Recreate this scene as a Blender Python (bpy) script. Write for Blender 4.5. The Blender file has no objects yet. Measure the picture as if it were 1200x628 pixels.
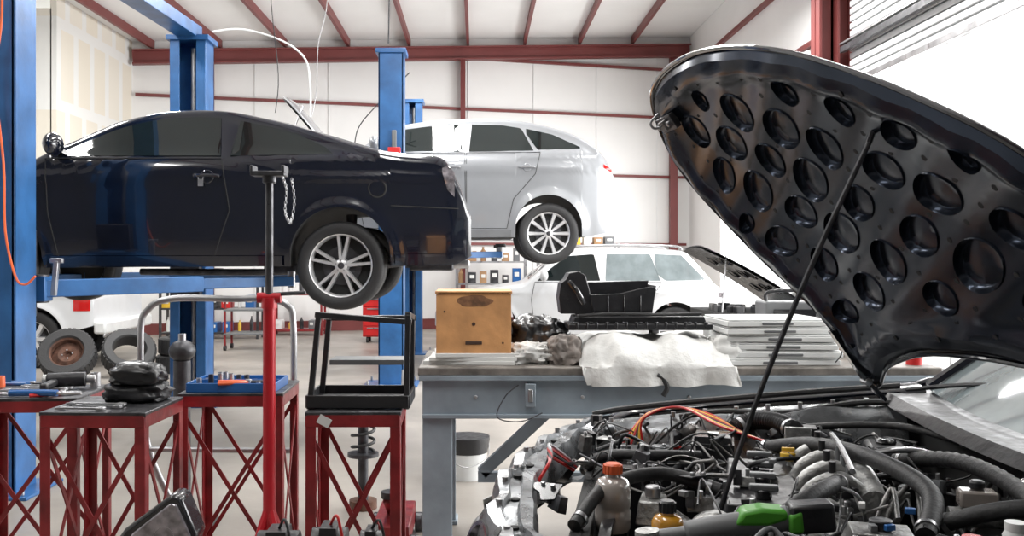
import bpy, bmesh, math, random
from mathutils import Vector, Matrix, noise, geometry
RN=random.Random(7)
COL=bpy.context.scene.collection
V=Vector
# ---------------------------------------------------------------- materials
def mat(name,col,rough=.5,metal=0.,var=.12,scale=6.,bump=0.,coat=0.,trans=0.,emit=0.,bscale=None,rvar=0.):
    m=bpy.data.materials.new(name); m.use_nodes=True
    nt=m.node_tree; b=nt.nodes['Principled BSDF']
    tc=nt.nodes.new('ShaderNodeTexCoord'); no=nt.nodes.new('ShaderNodeTexNoise')
    no.inputs['Scale'].default_value=scale; no.inputs['Detail'].default_value=5
    nt.links.new(tc.outputs['Object'],no.inputs['Vector'])
    cr=nt.nodes.new('ShaderNodeValToRGB')
    cr.color_ramp.elements[0].position=.3; cr.color_ramp.elements[1].position=.7
    cr.color_ramp.elements[0].color=[max(0,c*(1-var)) for c in col]+[1]
    cr.color_ramp.elements[1].color=[min(1,c*(1+var)) for c in col]+[1]
    nt.links.new(no.outputs['Fac'],cr.inputs['Fac']); nt.links.new(cr.outputs['Color'],b.inputs['Base Color'])
    b.inputs['Roughness'].default_value=rough; b.inputs['Metallic'].default_value=metal
    b.inputs['Coat Weight'].default_value=coat; b.inputs['Coat Roughness'].default_value=.03
    b.inputs['Transmission Weight'].default_value=trans
    if rvar:
        n3=nt.nodes.new('ShaderNodeTexNoise'); n3.inputs['Scale'].default_value=scale*1.7; n3.inputs['Detail'].default_value=6
        nt.links.new(tc.outputs['Object'],n3.inputs['Vector'])
        mr=nt.nodes.new('ShaderNodeMapRange'); mr.inputs['From Min'].default_value=.3; mr.inputs['From Max'].default_value=.7
        mr.inputs['To Min'].default_value=max(.02,rough-rvar); mr.inputs['To Max'].default_value=rough+rvar
        nt.links.new(n3.outputs['Fac'],mr.inputs['Value']); nt.links.new(mr.outputs[0],b.inputs['Roughness'])
    if emit: 
        b.inputs['Emission Color'].default_value=list(col)+[1]; b.inputs['Emission Strength'].default_value=emit
    if bump:
        n2=nt.nodes.new('ShaderNodeTexNoise'); n2.inputs['Scale'].default_value=bscale or scale*4; n2.inputs['Detail'].default_value=4
        nt.links.new(tc.outputs['Object'],n2.inputs['Vector'])
        bp=nt.nodes.new('ShaderNodeBump'); bp.inputs['Strength'].default_value=bump; bp.inputs['Distance'].default_value=.02
        nt.links.new(n2.outputs['Fac'],bp.inputs['Height']); nt.links.new(bp.outputs['Normal'],b.inputs['Normal'])
    return m
M={}
def dm(k,*a,**kw): M[k]=mat(k,*a,**kw)
dm('navy',(.003,.0045,.011),.15,.0,coat=1.,var=.05)
dm('blackpaint',(.004,.006,.011),.18,.1,coat=.8,var=.05)
dm('hoodinner',(.020,.027,.042),.22,.75,coat=.0,var=.12,scale=5,rvar=.03)
dm('silver',(.26,.27,.285),.34,.35,coat=.7,var=.03)
dm('white',(.66,.67,.68),.35,0,coat=.6,var=.03)
dm('glass',(.005,.008,.008),.03,.0,coat=.3,var=.1)
dm('glasslight',(.20,.24,.25),.05,.1,coat=.6,var=.2)  # opaque grey: light seen through and reflected by the panes, set as colour
dm('rubber',(.012,.012,.013),.6,bump=.15,scale=20)
dm('blackplastic',(.012,.012,.014),.4,bump=.08,scale=15,rvar=.12)
dm('blackgloss',(.010,.010,.012),.25,coat=.3)
dm('under',(.012,.012,.012),.8)
dm('alloy',(.74,.74,.75),.3,.6,var=.05)
dm('steel',(.40,.40,.41),.36,.85,var=.3,bump=.05,rvar=.1)
dm('castalu',(.36,.36,.35),.45,.75,var=.55,scale=16,bump=.3,rvar=.15)
dm('grime',(.16,.155,.15),.42,.6,var=.6,scale=12,bump=.3,rvar=.18)
dm('sheetgrey',(.20,.21,.22),.33,.65,var=.55,scale=9,bump=.12,rvar=.18)
dm('darksteel',(.055,.055,.06),.42,.6,var=.5,scale=12,bump=.1,rvar=.15)
dm('rust',(.10,.045,.028),.8,.2,var=.5,scale=14,bump=.2)
dm('redsteel',(.22,.012,.015),.4,.1,var=.4,scale=9,bump=.08,rvar=.12)
dm('redjack',(.48,.010,.018),.33,.1,var=.12)
dm('beamred',(.165,.032,.030),.5,0,var=.12,scale=2)
dm('blue',(.022,.100,.275),.36,.1,var=.3,scale=5,bump=.05)
dm('bench',(.27,.325,.375),.43,.15,var=.22,scale=5,bump=.05,rvar=.1)
dm('benchtop',(.15,.135,.12),.55,.1,var=.6,scale=9,bump=.1)
dm('wood',(.60,.29,.11),.6,0,var=.25,scale=7,bump=.08)
dm('card',(.34,.19,.09),.8,0,var=.12)
dm('char',(.05,.025,.015),.8)
dm('scorch',(.20,.09,.04),.8,0,var=.5,scale=30)
dm('cloth',(.72,.72,.70),.95,0,var=.10,scale=10,bump=.3,bscale=25)
dm('rag',(.24,.21,.19),.95,0,var=.5,scale=9,bump=.3,bscale=25)
dm('bag',(.010,.010,.011),.32,0,var=.2,bump=.3,bscale=14)
dm('whiteplastic',(.72,.73,.72),.4,0,var=.08)
dm('paper',(.7,.7,.68),.8,var=.05)
dm('redlamp',(.5,.006,.006),.15,coat=1.)
dm('lamp',(.24,.22,.24),.12,.5,coat=1.,var=.7,scale=30)
dm('amber',(.50,.22,.015),.2,coat=.5,var=.3)
dm('clear',(.52,.46,.42),.15,coat=1.,var=.25,trans=.35)
dm('orange',(.80,.13,.04),.4)
dm('red',(.55,.012,.012),.4)
dm('yellow',(.75,.45,.03),.45)
dm('green',(.06,.30,.02),.4)
dm('greyplastic',(.13,.135,.14),.45)
dm('bluetray',(.015,.10,.32),.35)
dm('insul',(.86,.86,.85),.6,0,var=.03,scale=1,bump=.1,bscale=3)
dm('ceil',(.88,.88,.87),.65,0,var=.03,scale=1)
dm('doorwhite',(.84,.85,.85),.5,0,var=.03)
dm('slat',(.52,.53,.54),.5,0,var=.05)
dm('darkwall',(.10,.10,.10),.8,0,var=.2)
dm('teal',(.015,.14,.2),.5)
M['concrete']=mat('concrete',(.29,.262,.232),.42,0,var=.28,scale=.9,bump=.05,bscale=30,rvar=.12)
def drywall():
    m=mat('drywall',(.78,.74,.64),.8,0,var=.04,scale=2)
    nt=m.node_tree; b=nt.nodes['Principled BSDF']
    tc=[n for n in nt.nodes if n.type=='TEX_COORD'][0]
    sep=nt.nodes.new('ShaderNodeSeparateXYZ'); nt.links.new(tc.outputs['Object'],sep.inputs[0])
    cb=nt.nodes.new('ShaderNodeCombineXYZ'); nt.links.new(sep.outputs['Y'],cb.inputs['X']); nt.links.new(sep.outputs['Z'],cb.inputs['Y'])
    br=nt.nodes.new('ShaderNodeTexBrick'); br.inputs['Scale'].default_value=1.; br.inputs['Brick Width'].default_value=.62; br.inputs['Row Height'].default_value=1.25
    br.inputs['Mortar Size'].default_value=.09; br.offset=.5
    br.inputs['Color1'].default_value=(.82,.76,.64,1); br.inputs['Color2'].default_value=(.85,.81,.72,1); br.inputs['Mortar'].default_value=(.86,.86,.83,1)
    nt.links.new(cb.outputs[0],br.inputs['Vector']); nt.links.new(br.outputs['Color'],b.inputs['Base Color'])
    return m
M['drywall']=drywall()

# ---------------------------------------------------------------- mesh builder
def catmull(pts,n=6,closed=False):
    pts=[V(p) for p in pts]; out=[]; L=len(pts)
    rng=range(L if closed else L-1)
    for i in rng:
        if closed: p0,p1,p2,p3=pts[(i-1)%L],pts[i],pts[(i+1)%L],pts[(i+2)%L]
        else: p0,p1,p2,p3=pts[max(i-1,0)],pts[i],pts[i+1],pts[min(i+2,L-1)]
        for k in range(n):
            t=k/n
            out.append(.5*((2*p1)+(p2-p0)*t+(2*p0-5*p1+4*p2-p3)*t*t+(3*p1-p0-3*p2+p3)*t**3))
    if not closed: out.append(pts[-1])
    return out
class MB:
    def __init__(s): s.v=[];s.f=[];s.m=[];s.mats=[]
    def mi(s,k):
        if k not in s.mats: s.mats.append(k)
        return s.mats.index(k)
    def add(s,vs,fs,k):
        o=len(s.v); s.v+= [V(p) for p in vs]; i=s.mi(k)
        for f in fs: s.f.append([a+o for a in f]); s.m.append(i)
        return s
    def box(s,c,d,k,rot=None,top=1.,topy=None):
        c=V(c); ty=top if topy is None else topy
        vs=[]
        for z in(-.5,.5):
            tx=top if z>0 else 1; tyy=ty if z>0 else 1
            for x,y in((-.5,-.5),(.5,-.5),(.5,.5),(-.5,.5)):
                p=V((x*d[0]*tx,y*d[1]*tyy,z*d[2]))
                if rot is not None: p=rot@p
                vs.append(c+p)
        return s.add(vs,[(3,2,1,0),(4,5,6,7),(0,1,5,4),(1,2,6,5),(2,3,7,6),(3,0,4,7)],k)
    def beam(s,a,b,w,h,k,up=(0,0,1)):
        a=V(a);b=V(b);d=(b-a); L=d.length; d.normalize(); u=V(up)
        if abs(d.dot(u))>.98: u=V((0,1,0))
        x=d.cross(u).normalized(); z=x.cross(d).normalized()
        vs=[]
        for p in(a,b):
            for i,j in((-.5,-.5),(.5,-.5),(.5,.5),(-.5,.5)): vs.append(p+x*i*w+z*j*h)
        return s.add(vs,[(0,1,2,3),(7,6,5,4),(0,4,5,1),(1,5,6,2),(2,6,7,3),(3,7,4,0)],k)
    def frame(s,ax):
        ax=V(ax).normalized(); u=V((0,0,1)) if abs(ax.z)<.9 else V((1,0,0))
        x=ax.cross(u).normalized(); y=ax.cross(x).normalized(); return ax,x,y
    def lathe(s,prof,o,ax,k,seg=24,closed=False):
        o=V(o);ax,x,y=s.frame(ax); vs=[];n=len(prof)
        for i in range(seg):
            a=2*math.pi*i/seg; d=x*math.cos(a)+y*math.sin(a)
            for r,h in prof: vs.append(o+ax*h+d*r)
        fs=[]
        for i in range(seg):
            j=(i+1)%seg
            for q in range(n if closed else n-1):
                q2=(q+1)%n
                fs.append((i*n+q,i*n+q2,j*n+q2,j*n+q))
        return s.add(vs,fs,k)
    def cyl(s,a,b,r,k,seg=16,r2=None):
        a=V(a);b=V(b);r2=r if r2 is None else r2;L=(b-a).length
        return s.lathe([(0.0001,0),(r,0),(r2,L),(0.0001,L)],a,b-a,k,seg)
    def tube(s,pts,r,k,seg=8,sm=5,ribs=0,closed=False):
        P=catmull(pts,sm,closed) if sm>1 else [V(p) for p in pts]
        if ribs: P=catmull(P,3)
        n=len(P); t=(P[1]-P[0]).normalized(); _,x,_=s.frame(t); vs=[]
        for i,p in enumerate(P):
            if closed: t2=(P[(i+1)%n]-P[i-1]).normalized()
            else: t2=(P[min(i+1,n-1)]-P[max(i-1,0)]).normalized()
            x=(x-t2*x.dot(t2)).normalized(); y=t2.cross(x)
            rr=r*(1+(.16 if ribs and i%2 else 0))
            for j in range(seg):
                a=2*math.pi*j/seg; vs.append(p+(x*math.cos(a)+y*math.sin(a))*rr)
        fs=[]
        for i in range(n if closed else n-1):
            i2=(i+1)%n
            for j in range(seg):
                j2=(j+1)%seg; fs.append((i*seg+j,i*seg+j2,i2*seg+j2,i2*seg+j))
        if not closed: fs.append(tuple(range(seg))[::-1]); fs.append(tuple((n-1)*seg+j for j in range(seg)))
        return s.add(vs,fs,k)
    def grid(s,rows,k,flip=False):
        n=len(rows[0]);vs=[p for r in rows for p in r];fs=[]
        for i in range(len(rows)-1):
            for j in range(n-1):
                f=(i*n+j,i*n+j+1,(i+1)*n+j+1,(i+1)*n+j); fs.append(f[::-1] if flip else f)
        return s.add(vs,fs,k)
    def prism(s,poly,fn,k,t0,t1):
        n=len(poly); vs=[fn(p[0],p[1],t0) for p in poly]+[fn(p[0],p[1],t1) for p in poly]
        fs=[tuple(range(n))[::-1],tuple(range(n,2*n))]+[(i,(i+1)%n,n+(i+1)%n,n+i) for i in range(n)]
        return s.add(vs,fs,k)
    def sphere(s,c,r,k,seg=12):
        r=V(r) if not isinstance(r,(int,float)) else V((r,r,r)); c=V(c)
        vs=[];n=seg//2
        for i in range(n+1):
            th=math.pi*i/n
            for j in range(seg):
                a=2*math.pi*j/seg; vs.append(c+V((r.x*math.sin(th)*math.cos(a),r.y*math.sin(th)*math.sin(a),r.z*math.cos(th))))
        fs=[(i*seg+j,(i+1)*seg+j,(i+1)*seg+(j+1)%seg,i*seg+(j+1)%seg) for i in range(n) for j in range(seg)]
        return s.add(vs,fs,k)
    def lump(s,c,d,k,amp=.2,freq=3.,sq=.6,seg=40,seed=0):
        c=V(c);vs=[];n=seg//2
        def pw(x,e): return math.copysign(abs(x)**e,x)
        for i in range(n+1):
            th=math.pi*i/n
            for j in range(seg):
                a=2*math.pi*j/seg
                q=V((pw(math.sin(th),sq)*pw(math.cos(a),sq),pw(math.sin(th),sq)*pw(math.sin(a),sq),pw(math.cos(th),.8)))
                nn=noise.fractal(q*freq*.6+V((seed*7.1,seed,0)),1.2,2,3)
                rg=1-abs(noise.noise(q*freq*.8+V((seed,3,1))))*2
                q=q*(1+amp*nn*.5+amp*.35*rg)
                p=V((q.x*d[0]/2,q.y*d[1]/2,max(0,(q.z+.75))*d[2]/1.75)); vs.append(c+p)
        fs=[(i*seg+j,(i+1)*seg+j,(i+1)*seg+(j+1)%seg,i*seg+(j+1)%seg) for i in range(n) for j in range(seg)]
        return s.add(vs,fs,k)
    def obj(s,name,parent=None,bevel=0,loc=None,world=False,angle=.6,solid=0,**props):
        off=V((0,0,0))
        if world and parent is not None: off=parent.location.copy()
        if loc is not None and parent is None:
            mean=sum(s.v,V((0,0,0)))/max(1,len(s.v))
            off=V(loc) if mean.length>(mean-V(loc)).length else V((0,0,0))
        me=bpy.data.meshes.new(name)
        me.from_pydata([tuple(p-off) for p in s.v],[],s.f)
        for k in s.mats: me.materials.append(M[k])
        me.polygons.foreach_set('material_index',s.m)
        me.update(); me.validate()
        me.polygons.foreach_set('use_smooth',[True]*len(me.polygons))
        try: me.set_sharp_from_angle(angle=angle)
        except Exception: pass
        o=bpy.data.objects.new(name,me); COL.objects.link(o)
        if parent is not None:
            o.parent=parent
            if loc is not None: o.location=loc
        elif loc is not None: o.location=loc
        if solid:
            md=o.modifiers.new('s','SOLIDIFY'); md.thickness=solid; md.offset=1
        if bevel:
            md=o.modifiers.new('b','BEVEL'); md.width=bevel; md.segments=2; md.limit_method='ANGLE'; md.angle_limit=.7
        for a,b in props.items(): o[a]=b
        return o
def root(name,loc,label,category,rot=0,group=None):
    e=bpy.data.objects.new(name,None); e.empty_display_size=.1; COL.objects.link(e)
    e.location=loc; e.rotation_euler=(0,0,rot); e['label']=label; e['category']=category
    if group: e['group']=group
    return e
def thing(mb,name,loc,label,category,bevel=0,group=None,angle=.6):
    o=mb.obj(name,None,bevel=bevel,loc=loc,angle=angle); o['label']=label; o['category']=category
    if group: o['group']=group
    return o
def struct(mb,name,bevel=0):
    o=mb.obj(name,None,bevel=bevel); o['kind']='structure'; return o

# ---------------------------------------------------------------- room
def yb(x): return 17.3+3.1*(x+6.37)/10.97
def zr(x): return 5.4+.8*(x+6.37)/10.97
mb=MB(); mb.add([(-14,-6,0),(40,-6,0),(40,40,0),(-14,40,0)],[(0,1,2,3)],'concrete'); struct(mb,'floor')
mb=MB(); mb.add([(-6.37,yb(-6.37),0),(4.6,yb(4.6),0),(4.6,yb(4.6),zr(4.6)),(-6.37,yb(-6.37),zr(-6.37))],[(0,1,2,3)],'insul'); struct(mb,'wall_back')
mb=MB(); mb.beam((-6.42,14.2,2.7),(-6.42,17.3,2.7),.1,5.4,'drywall'); struct(mb,'wall_left')
mb=MB(); mb.box((-8.2,14.25,2.6),(3.5,.1,5.2),'drywall'); struct(mb,'wall_partition')
mb=MB(); mb.box((-10.05,5.,2.6),(.1,18.4,5.2),'insul'); struct(mb,'wall_side')
mb=MB(); mb.box((-2.7,-3.05,3.0),(14.8,.1,6.0),'darkwall'); struct(mb,'wall_front_added')  # unseen dark wall added behind the camera to darken reflections in the cars
mb=MB(); X=4.65
mb.box((X,19.1,3.1),(.1,2.6,6.2),'insul')
mb.box((X,12.2,3.1),(.1,1.4,6.2),'insul')
mb.box((X,15.35,4.88),(.1,4.9,2.64),'insul')
mb.box((X,7.15,4.88),(.1,8.7,2.64),'insul')
mb.box((X,0,3.1),(.1,5.6,6.2),'insul')
struct(mb,'wall_right')
mb=MB(); mb.add([(-10.1,-3,zr(-10.1)+.0),(4.7,-3,zr(4.7)),(4.7,21,zr(4.7)),(-10.1,21,zr(-10.1))],[(3,2,1,0)],'ceil')
struct(mb,'ceiling')
n=0
def trim(mb,bevel=0):
    global n; n+=1; return struct(mb,'trim_%d'%n,bevel)
for i in range(11):
    x=-6.0+i*1.16
    if x>4.4: continue
    mb=MB(); z=zr(x)-.08
    mb.beam((x,-2.8,z),(x,yb(x)-.05,z),.055,.15,'beamred'); trim(mb)
mb=MB()
a=V((-6.3,yb(-6.3)-.2,zr(-6.3)-.33)); b=V((4.55,yb(4.55)-.2,zr(4.55)-.33))
mb.beam(a,b,.05,.24,'beamred'); mb.beam(a+V((0,0,.12)),b+V((0,0,.12)),.18,.03,'beamred'); mb.beam(a-V((0,0,.12)),b-V((0,0,.12)),.18,.03,'beamred'); trim(mb)
for z,x0,x1 in((4.42,-6.3,4.5),(3.15,-6.3,4.5),(5.45,-.3,4.5),(1.7,-6.3,4.5)):
    mb=MB(); mb.beam((x0,yb(x0)-.06,z),(x1,yb(x1)-.06,z),.06,.055,'beamred'); trim(mb)
for x,w in((-5.0,.10),(-.3,.10),(4.2,.16)):
    mb=MB(); mb.beam((x,yb(x)-.12,0),(x,yb(x)-.12,zr(x)-.4),w,.14,'beamred'); trim(mb)
for i in range(8):
    x=-5.6+i*1.35; mb=MB(); mb.beam((x,yb(x)-.012,.2),(x,yb(x)-.012,zr(x)-.45),.02,.012,'doorwhite'); trim(mb)
mb=MB(); y=11.65
mb.box((4.42,y,3.05),(.03,.3,6.1),'beamred'); mb.box((4.6,y,3.05),(.04,.3,6.1),'beamred'); mb.box((4.5,y,3.05),(.25,.03,6.1),'beamred'); mb.box((4.2,y,3.05),(.03,.3,6.1),'beamred'); mb.box((4.3,y,3.05),(.25,.03,6.1),'beamred'); trim(mb)
for z in(5.45,4.35):
    mb=MB(); mb.beam((4.56,11.9,z),(4.56,20.2,z),.07,.07,'beamred'); trim(mb)
mb=MB()
for i in range(16):
    z=3.56+i*.09; mb.box((4.54,7.1,z+.045),(.05,8.6,.072),'slat')
mb.box((4.5,7.1,3.53),(.08,8.7,.07),'steel')
struct(mb,'door_1',.008)
mb=MB(); mb.beam((4.42,3.,3.95),(4.42,11.4,3.95),.05,.07,'darksteel'); trim(mb)
mb=MB(); mb.beam((4.42,3.,4.02),(4.42,11.4,4.02),.06,.02,'steel'); trim(mb)
mb=MB()
for i in range(8):
    z=3.56+i*.09; mb.box((4.54,15.3,z+.045),(.05,4.8,.08),'doorwhite')
struct(mb,'door_2')
mb=MB(); mb.beam((-6.3,yb(-6.3)-.05,.1),(4.5,yb(4.5)-.05,.1),.1,.2,'beamred'); mb.obj('baseboard_back')['kind']='structure'

# ---------------------------------------------------------------- vehicles
def interp(L,x):
    if x<=L[0][0]: return L[0][1]
    for (a,b),(c,d) in zip(L,L[1:]):
        if x<=c: return b+(d-b)*(x-a)/(c-a) if c>a else d
    return L[-1][1]
def sint(L,x,w=.05):
    x0,x1=L[0][0],L[-1][0]; w=min(w,max(0,x-x0),max(0,x1-x))
    return sum(interp(L,x+w*k/3.) for k in(-3,-2,-1,0,1,2,3))/7.
def wheel(parent,x,y,z,r,w,side,style=0,rimr=None,steer=0):
    rr=rimr or r*.68
    mb=MB(); s=side
    ax=(0,s,0)
    mb.lathe([(rr*.93,-.1),(rr*.93,.02),(rr*.97,.055),(rr,.06),(rr,.045),(rr,-.1)],(0,0,0),ax,'alloy',40)
    mb.lathe([(.001,-.04),(rr*.93,-.04)],(0,0,0),ax,'under',32)
    mb.lathe([(.001,-.035),(rr*.62,-.035),(rr*.62,-.02),(.001,-.02)],(0,0,0),ax,'darksteel',32)
    mb.lathe([(.001,.05),(rr*.13,.05),(rr*.2,.04),(rr*.24,.0),(rr*.24,-.03)],(0,0,0),ax,'alloy',24)
    mb.lathe([(.001,.056),(rr*.1,.054),(rr*.11,.048)],(0,0,0),ax,'darksteel',20)
    n={0:10,1:10,2:6}[style]
    for i in range(n):
        if style==0: a=2*math.pi*(i//2)/5+(.17 if i%2 else -.17)+.25
        else: a=2*math.pi*i/n
        d=V((math.cos(a),0,math.sin(a))); t=V((-math.sin(a),0,math.cos(a))); sd=V((0,s,0))
        w0,w1=(rr*.07,rr*.055) if style==0 else (rr*.06,rr*.10)
        if style==2: w0,w1=rr*.14,rr*.16
        vs=[]
        for rad,ww,dep in((rr*.17,w0,.044),(rr*.55,(w0+w1)/2,.03),(rr*.97,w1,.045)):
            for q,e in((-1,-.02),(1,-.02),(.7,dep),(-.7,dep)):
                vs.append(d*rad+t*ww*q+sd*e)
        fs=[]
        for j in range(2):
            for q in range(4): fs.append((j*4+q,j*4+(q+1)%4,(j+1)*4+(q+1)%4,(j+1)*4+q))
        mb.add(vs,fs,'alloy')
    for i in range(5):
        a=2*math.pi*i/5+.3; c=V((math.cos(a)*rr*.17,0,math.sin(a)*rr*.17)); mb.cyl(c+V((0,s*.03,0)),c+V((0,s*.055,0)),rr*.025,'steel',8)
    o=mb.obj('wheel',parent,loc=(x,y,z),label='multi-spoke silver alloy wheel'); 
    mb=MB(); h=w/2
    prof=[(rr*.98,-h*.8),(rr*1.06,-h),(r*.93,-h*1.02),(r*.985,-h*.85),(r,-h*.5),(r,h*.5),(r*.985,h*.85),(r*.93,h*1.02),(rr*1.06,h),(rr*.98,h*.8)]
    mb.lathe(prof,(0,-s*(h-.07),0),ax,'rubber',48,closed=True)
    for q in(-.45,0,.45):
        mb.lathe([(r*1.001,q*w*.8-.004),(r*1.003,q*w*.8),(r*1.001,q*w*.8+.004)],(0,-s*(h-.07),0),ax,'under',48)
    mb.obj('tyre',o,label='black rubber tyre',angle=.9)
    o.rotation_euler=(0,0,steer)
    return o
class Car:
    def __init__(c,name,label,cat,loc,rot,sp):
        c.sp=sp; c.root=root(name,loc,label,cat,rot)
        c.build()
    def top(c,x): return sint(c.sp['top'],x,c.sp.get('sm',.05))
    def plan(c,x): return c.sp['W']*sint(c.sp['plan'],x,.08)
    def bot(c,x):
        z=sint(c.sp['bot'],x)
        for wx in c.sp['wx']:
            R=c.sp['AR']
            if abs(x-wx)<R: z=max(z,c.sp['az']+math.sqrt(R*R-(x-wx)**2))
        return min(z,c.top(x)-.04)
    def S(c,x,z):
        w=c.plan(x); b=c.sp['belt']; zm=b*.72
        y=w-.035*((min(z,b)-zm)/(b*.5))**2*(1 if z<zm else .6)
        y+=.012*math.exp(-((z-b*.86)/.03)**2)
        for wx in c.sp['wx']:
            d=math.hypot(x-wx,z-c.sp['az']); y+=.02*math.exp(-((d-c.sp['AR'])/.06)**2)
        if z>b: y-=c.sp['tumble']*(z-b)+.02*min(1,(z-b)/.05)
        return y
    def section(c,x):
        t=c.top(x); b=c.bot(x); cr=c.sp.get('crown',.03)*min(1,(t-b)/.3); te=t-cr; r=min(.07,(te-b)*.4)
        P=[]
        nr=20
        for i in range(nr+1):
            z=b+(te-r-b)*i/nr; P.append((c.S(x,z),z))
        y0,z0=P[-1]
        for i in range(1,5):
            a=math.pi/2*i/4.5; P.append((y0-r*.9*(1-math.cos(a)),z0+r*math.sin(a)))
        ye,ze=P[-1]
        full=[V((x,-y,z)) for y,z in P]
        for i in range(1,12):
            q=-1+2*i/12.; full.append(V((x,q*ye,ze+(t-ze)*(1-q*q))))
        full+=[V((x,y,z)) for y,z in reversed(P)]
        return full
    def build(c):
        sp=c.sp; x0,x1=sp['top'][0][0],sp['top'][-1][0]
        xs=set()
        N=220
        for i in range(N+1): xs.add(round(x0+(x1-x0)*i/N,4))
        for e in(.004,.01,.02,.035): xs.add(round(x0+e,4)); xs.add(round(x1-e,4))
        for wx in sp['wx']:
            for k in range(-12,13): xs.add(round(wx+sp['AR']*math.sin(k/12*math.pi/2),4))
        xs=sorted(xs); rows=[c.section(x) for x in xs]
        mb=MB(); mb.grid(rows,sp['paint'],True)
        n=len(rows[0])
        vs=[];fs=[]
        for r in rows: vs+= [r[0],r[-1]]
        for i in range(len(rows)-1): fs.append((2*i,2*i+2,2*i+3,2*i+1))
        mb.add(vs,fs,'under')
        mb.add(rows[0],[tuple(range(n))],sp['paint']); mb.add(rows[-1],[tuple(range(n))[::-1]],sp['paint'])
        mb.obj('body',c.root,angle=1.0,label=sp.get('bodylabel','painted car body'))
        for sd in(-1,1):
            for nm,tp,bt,k,off in sp['patches']:
                c.patch(nm,tp,bt,k,off,sd)
            for nm,loop in sp.get('doors',[]): c.door(nm,loop,sd)
            for wx in sp['wx']:
                yy=c.plan(wx)-.10
                wheel(c.root,wx,sd*yy,sp['wz'],sp['wr'],.22,sd,sp.get('style',0),sp.get('rim'))
        for nm,xa,xb,k in sp.get('topglass',[]): c.topglass(nm,xa,xb,k)
    def patch(c,nm,tp,bt,k,off,sd,n=24,m=6,parent=None):
        xa,xb=max(tp[0][0],bt[0][0]),min(tp[-1][0],bt[-1][0]); rows=[]
        for i in range(n+1):
            x=xa+(xb-xa)*i/n; zt,zb=interp(tp,x),interp(bt,x)
            rows.append([V((x,sd*(c.S(x,zb+(zt-zb)*j/m)+off),zb+(zt-zb)*j/m)) for j in range(m+1)])
        mb=MB(); mb.grid(rows,k,sd>0)
        return mb.obj(nm,parent or c.root)
    def ribbon(c,mb,loop,w,k,off,sd,closed=True):
        P=[]
        L=len(loop)
        for i in range(L if closed else L-1):
            a=loop[i];b=loop[(i+1)%L]
            for q in range(8): P.append((a[0]+(b[0]-a[0])*q/8,a[1]+(b[1]-a[1])*q/8))
        mb.tube([V((x,sd*(c.S(x,z)+off),z)) for x,z in P],w,k,seg=5,sm=1,closed=closed)
    def door(c,nm,loop,sd):
        mb=MB(); c.ribbon(mb,loop,.004,'under',.001,sd)
        xs=[p[0] for p in loop]
        b=c.sp['belt']
        d=mb.obj(nm,c.root,label='door outline with dark shut lines')
        hx=max(xs)-.16; hz=b*.87
        mb=MB(); y=c.S(hx,hz)
        mb.tube([(hx-.09,sd*(y+.0),hz),(hx-.08,sd*(y+.03),hz),(hx,sd*(y+.035),hz+.003),(hx+.08,sd*(y+.03),hz),(hx+.09,sd*y,hz)],.013,c.sp['paint'],8)
        mb.lathe([(.001,.004),(.045,.004),(.05,0)],(hx,sd*y,hz-.005),(0,sd,0),c.sp['paint'],16)
        mb.obj('handle',d)
    def topglass(c,nm,xa,xb,k):
        rows=[]
        for i in range(17):
            x=xa+(xb-xa)*i/16; sec=c.section(x); mid=sec[25:36]
            t1=c.top(x+.01)-c.top(x-.01); nv=V((-t1,0,.02)).normalized()
            rows.append([p+nv*.006 for p in mid])
        mb=MB(); mb.grid(rows,k,True); mb.obj(nm,c.root)
    def mirror(c,x,z):
        for sd in(-1,1):
            y=c.S(x,z)-.02
            mb=MB(); mb.beam((x,sd*y,z-.03),(x-.02,sd*(y+.12),z),.06,.03,c.sp['paint'])
            mb.sphere((x-.02,sd*(y+.17),z+.03),(.065,.11,.085),c.sp['paint'],16)
            mb.obj('wing_mirror',c.root,angle=1.2)
    def open_hood(c,x,z,L,w,ang,k):
        rows=[];rows2=[]
        for i in range(13):
            s=L*i/12.
            for_row=[];r2=[]
            for j in range(13):
                q=-1+j/6.; ww=w/2*(1-.25*(i/12.)**3)
                bend=-.09*(i/12.)**2-.04*q*q
                px=x-s*math.cos(ang)-(-bend)*math.sin(ang); pz=z+s*math.sin(ang)+bend*math.cos(ang)
                for_row.append(V((px,q*ww,pz))); r2.append(V((px-.025*math.sin(ang),q*ww*.97,pz-.025*math.cos(ang))))
            rows.append(for_row); rows2.append(r2)
        mb=MB(); mb.grid(rows,k)
        h=mb.obj('hood',c.root,solid=.006,label='raised hood panel')
        mb=MB(); mb.grid(rows2,'blackplastic')
        for i in(3,6,9):
            for j in(3,6,9): 
                p=rows2[i][j]; mb.lathe([(.07,-.01),(.085,.012),(.10,-.01)],p,(-math.sin(ang),0,-math.cos(ang)),'blackgloss',16)
        mb.obj('hood_liner',h)
        mb=MB(); mb.tube([(x-.95*L*math.cos(ang)+.1,-w*.35,z+.8*L*math.sin(ang)),(x-L*.75,-w*.4,z-.1)],.008,'steel',6,1); mb.obj('prop_rod',c.root)

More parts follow.
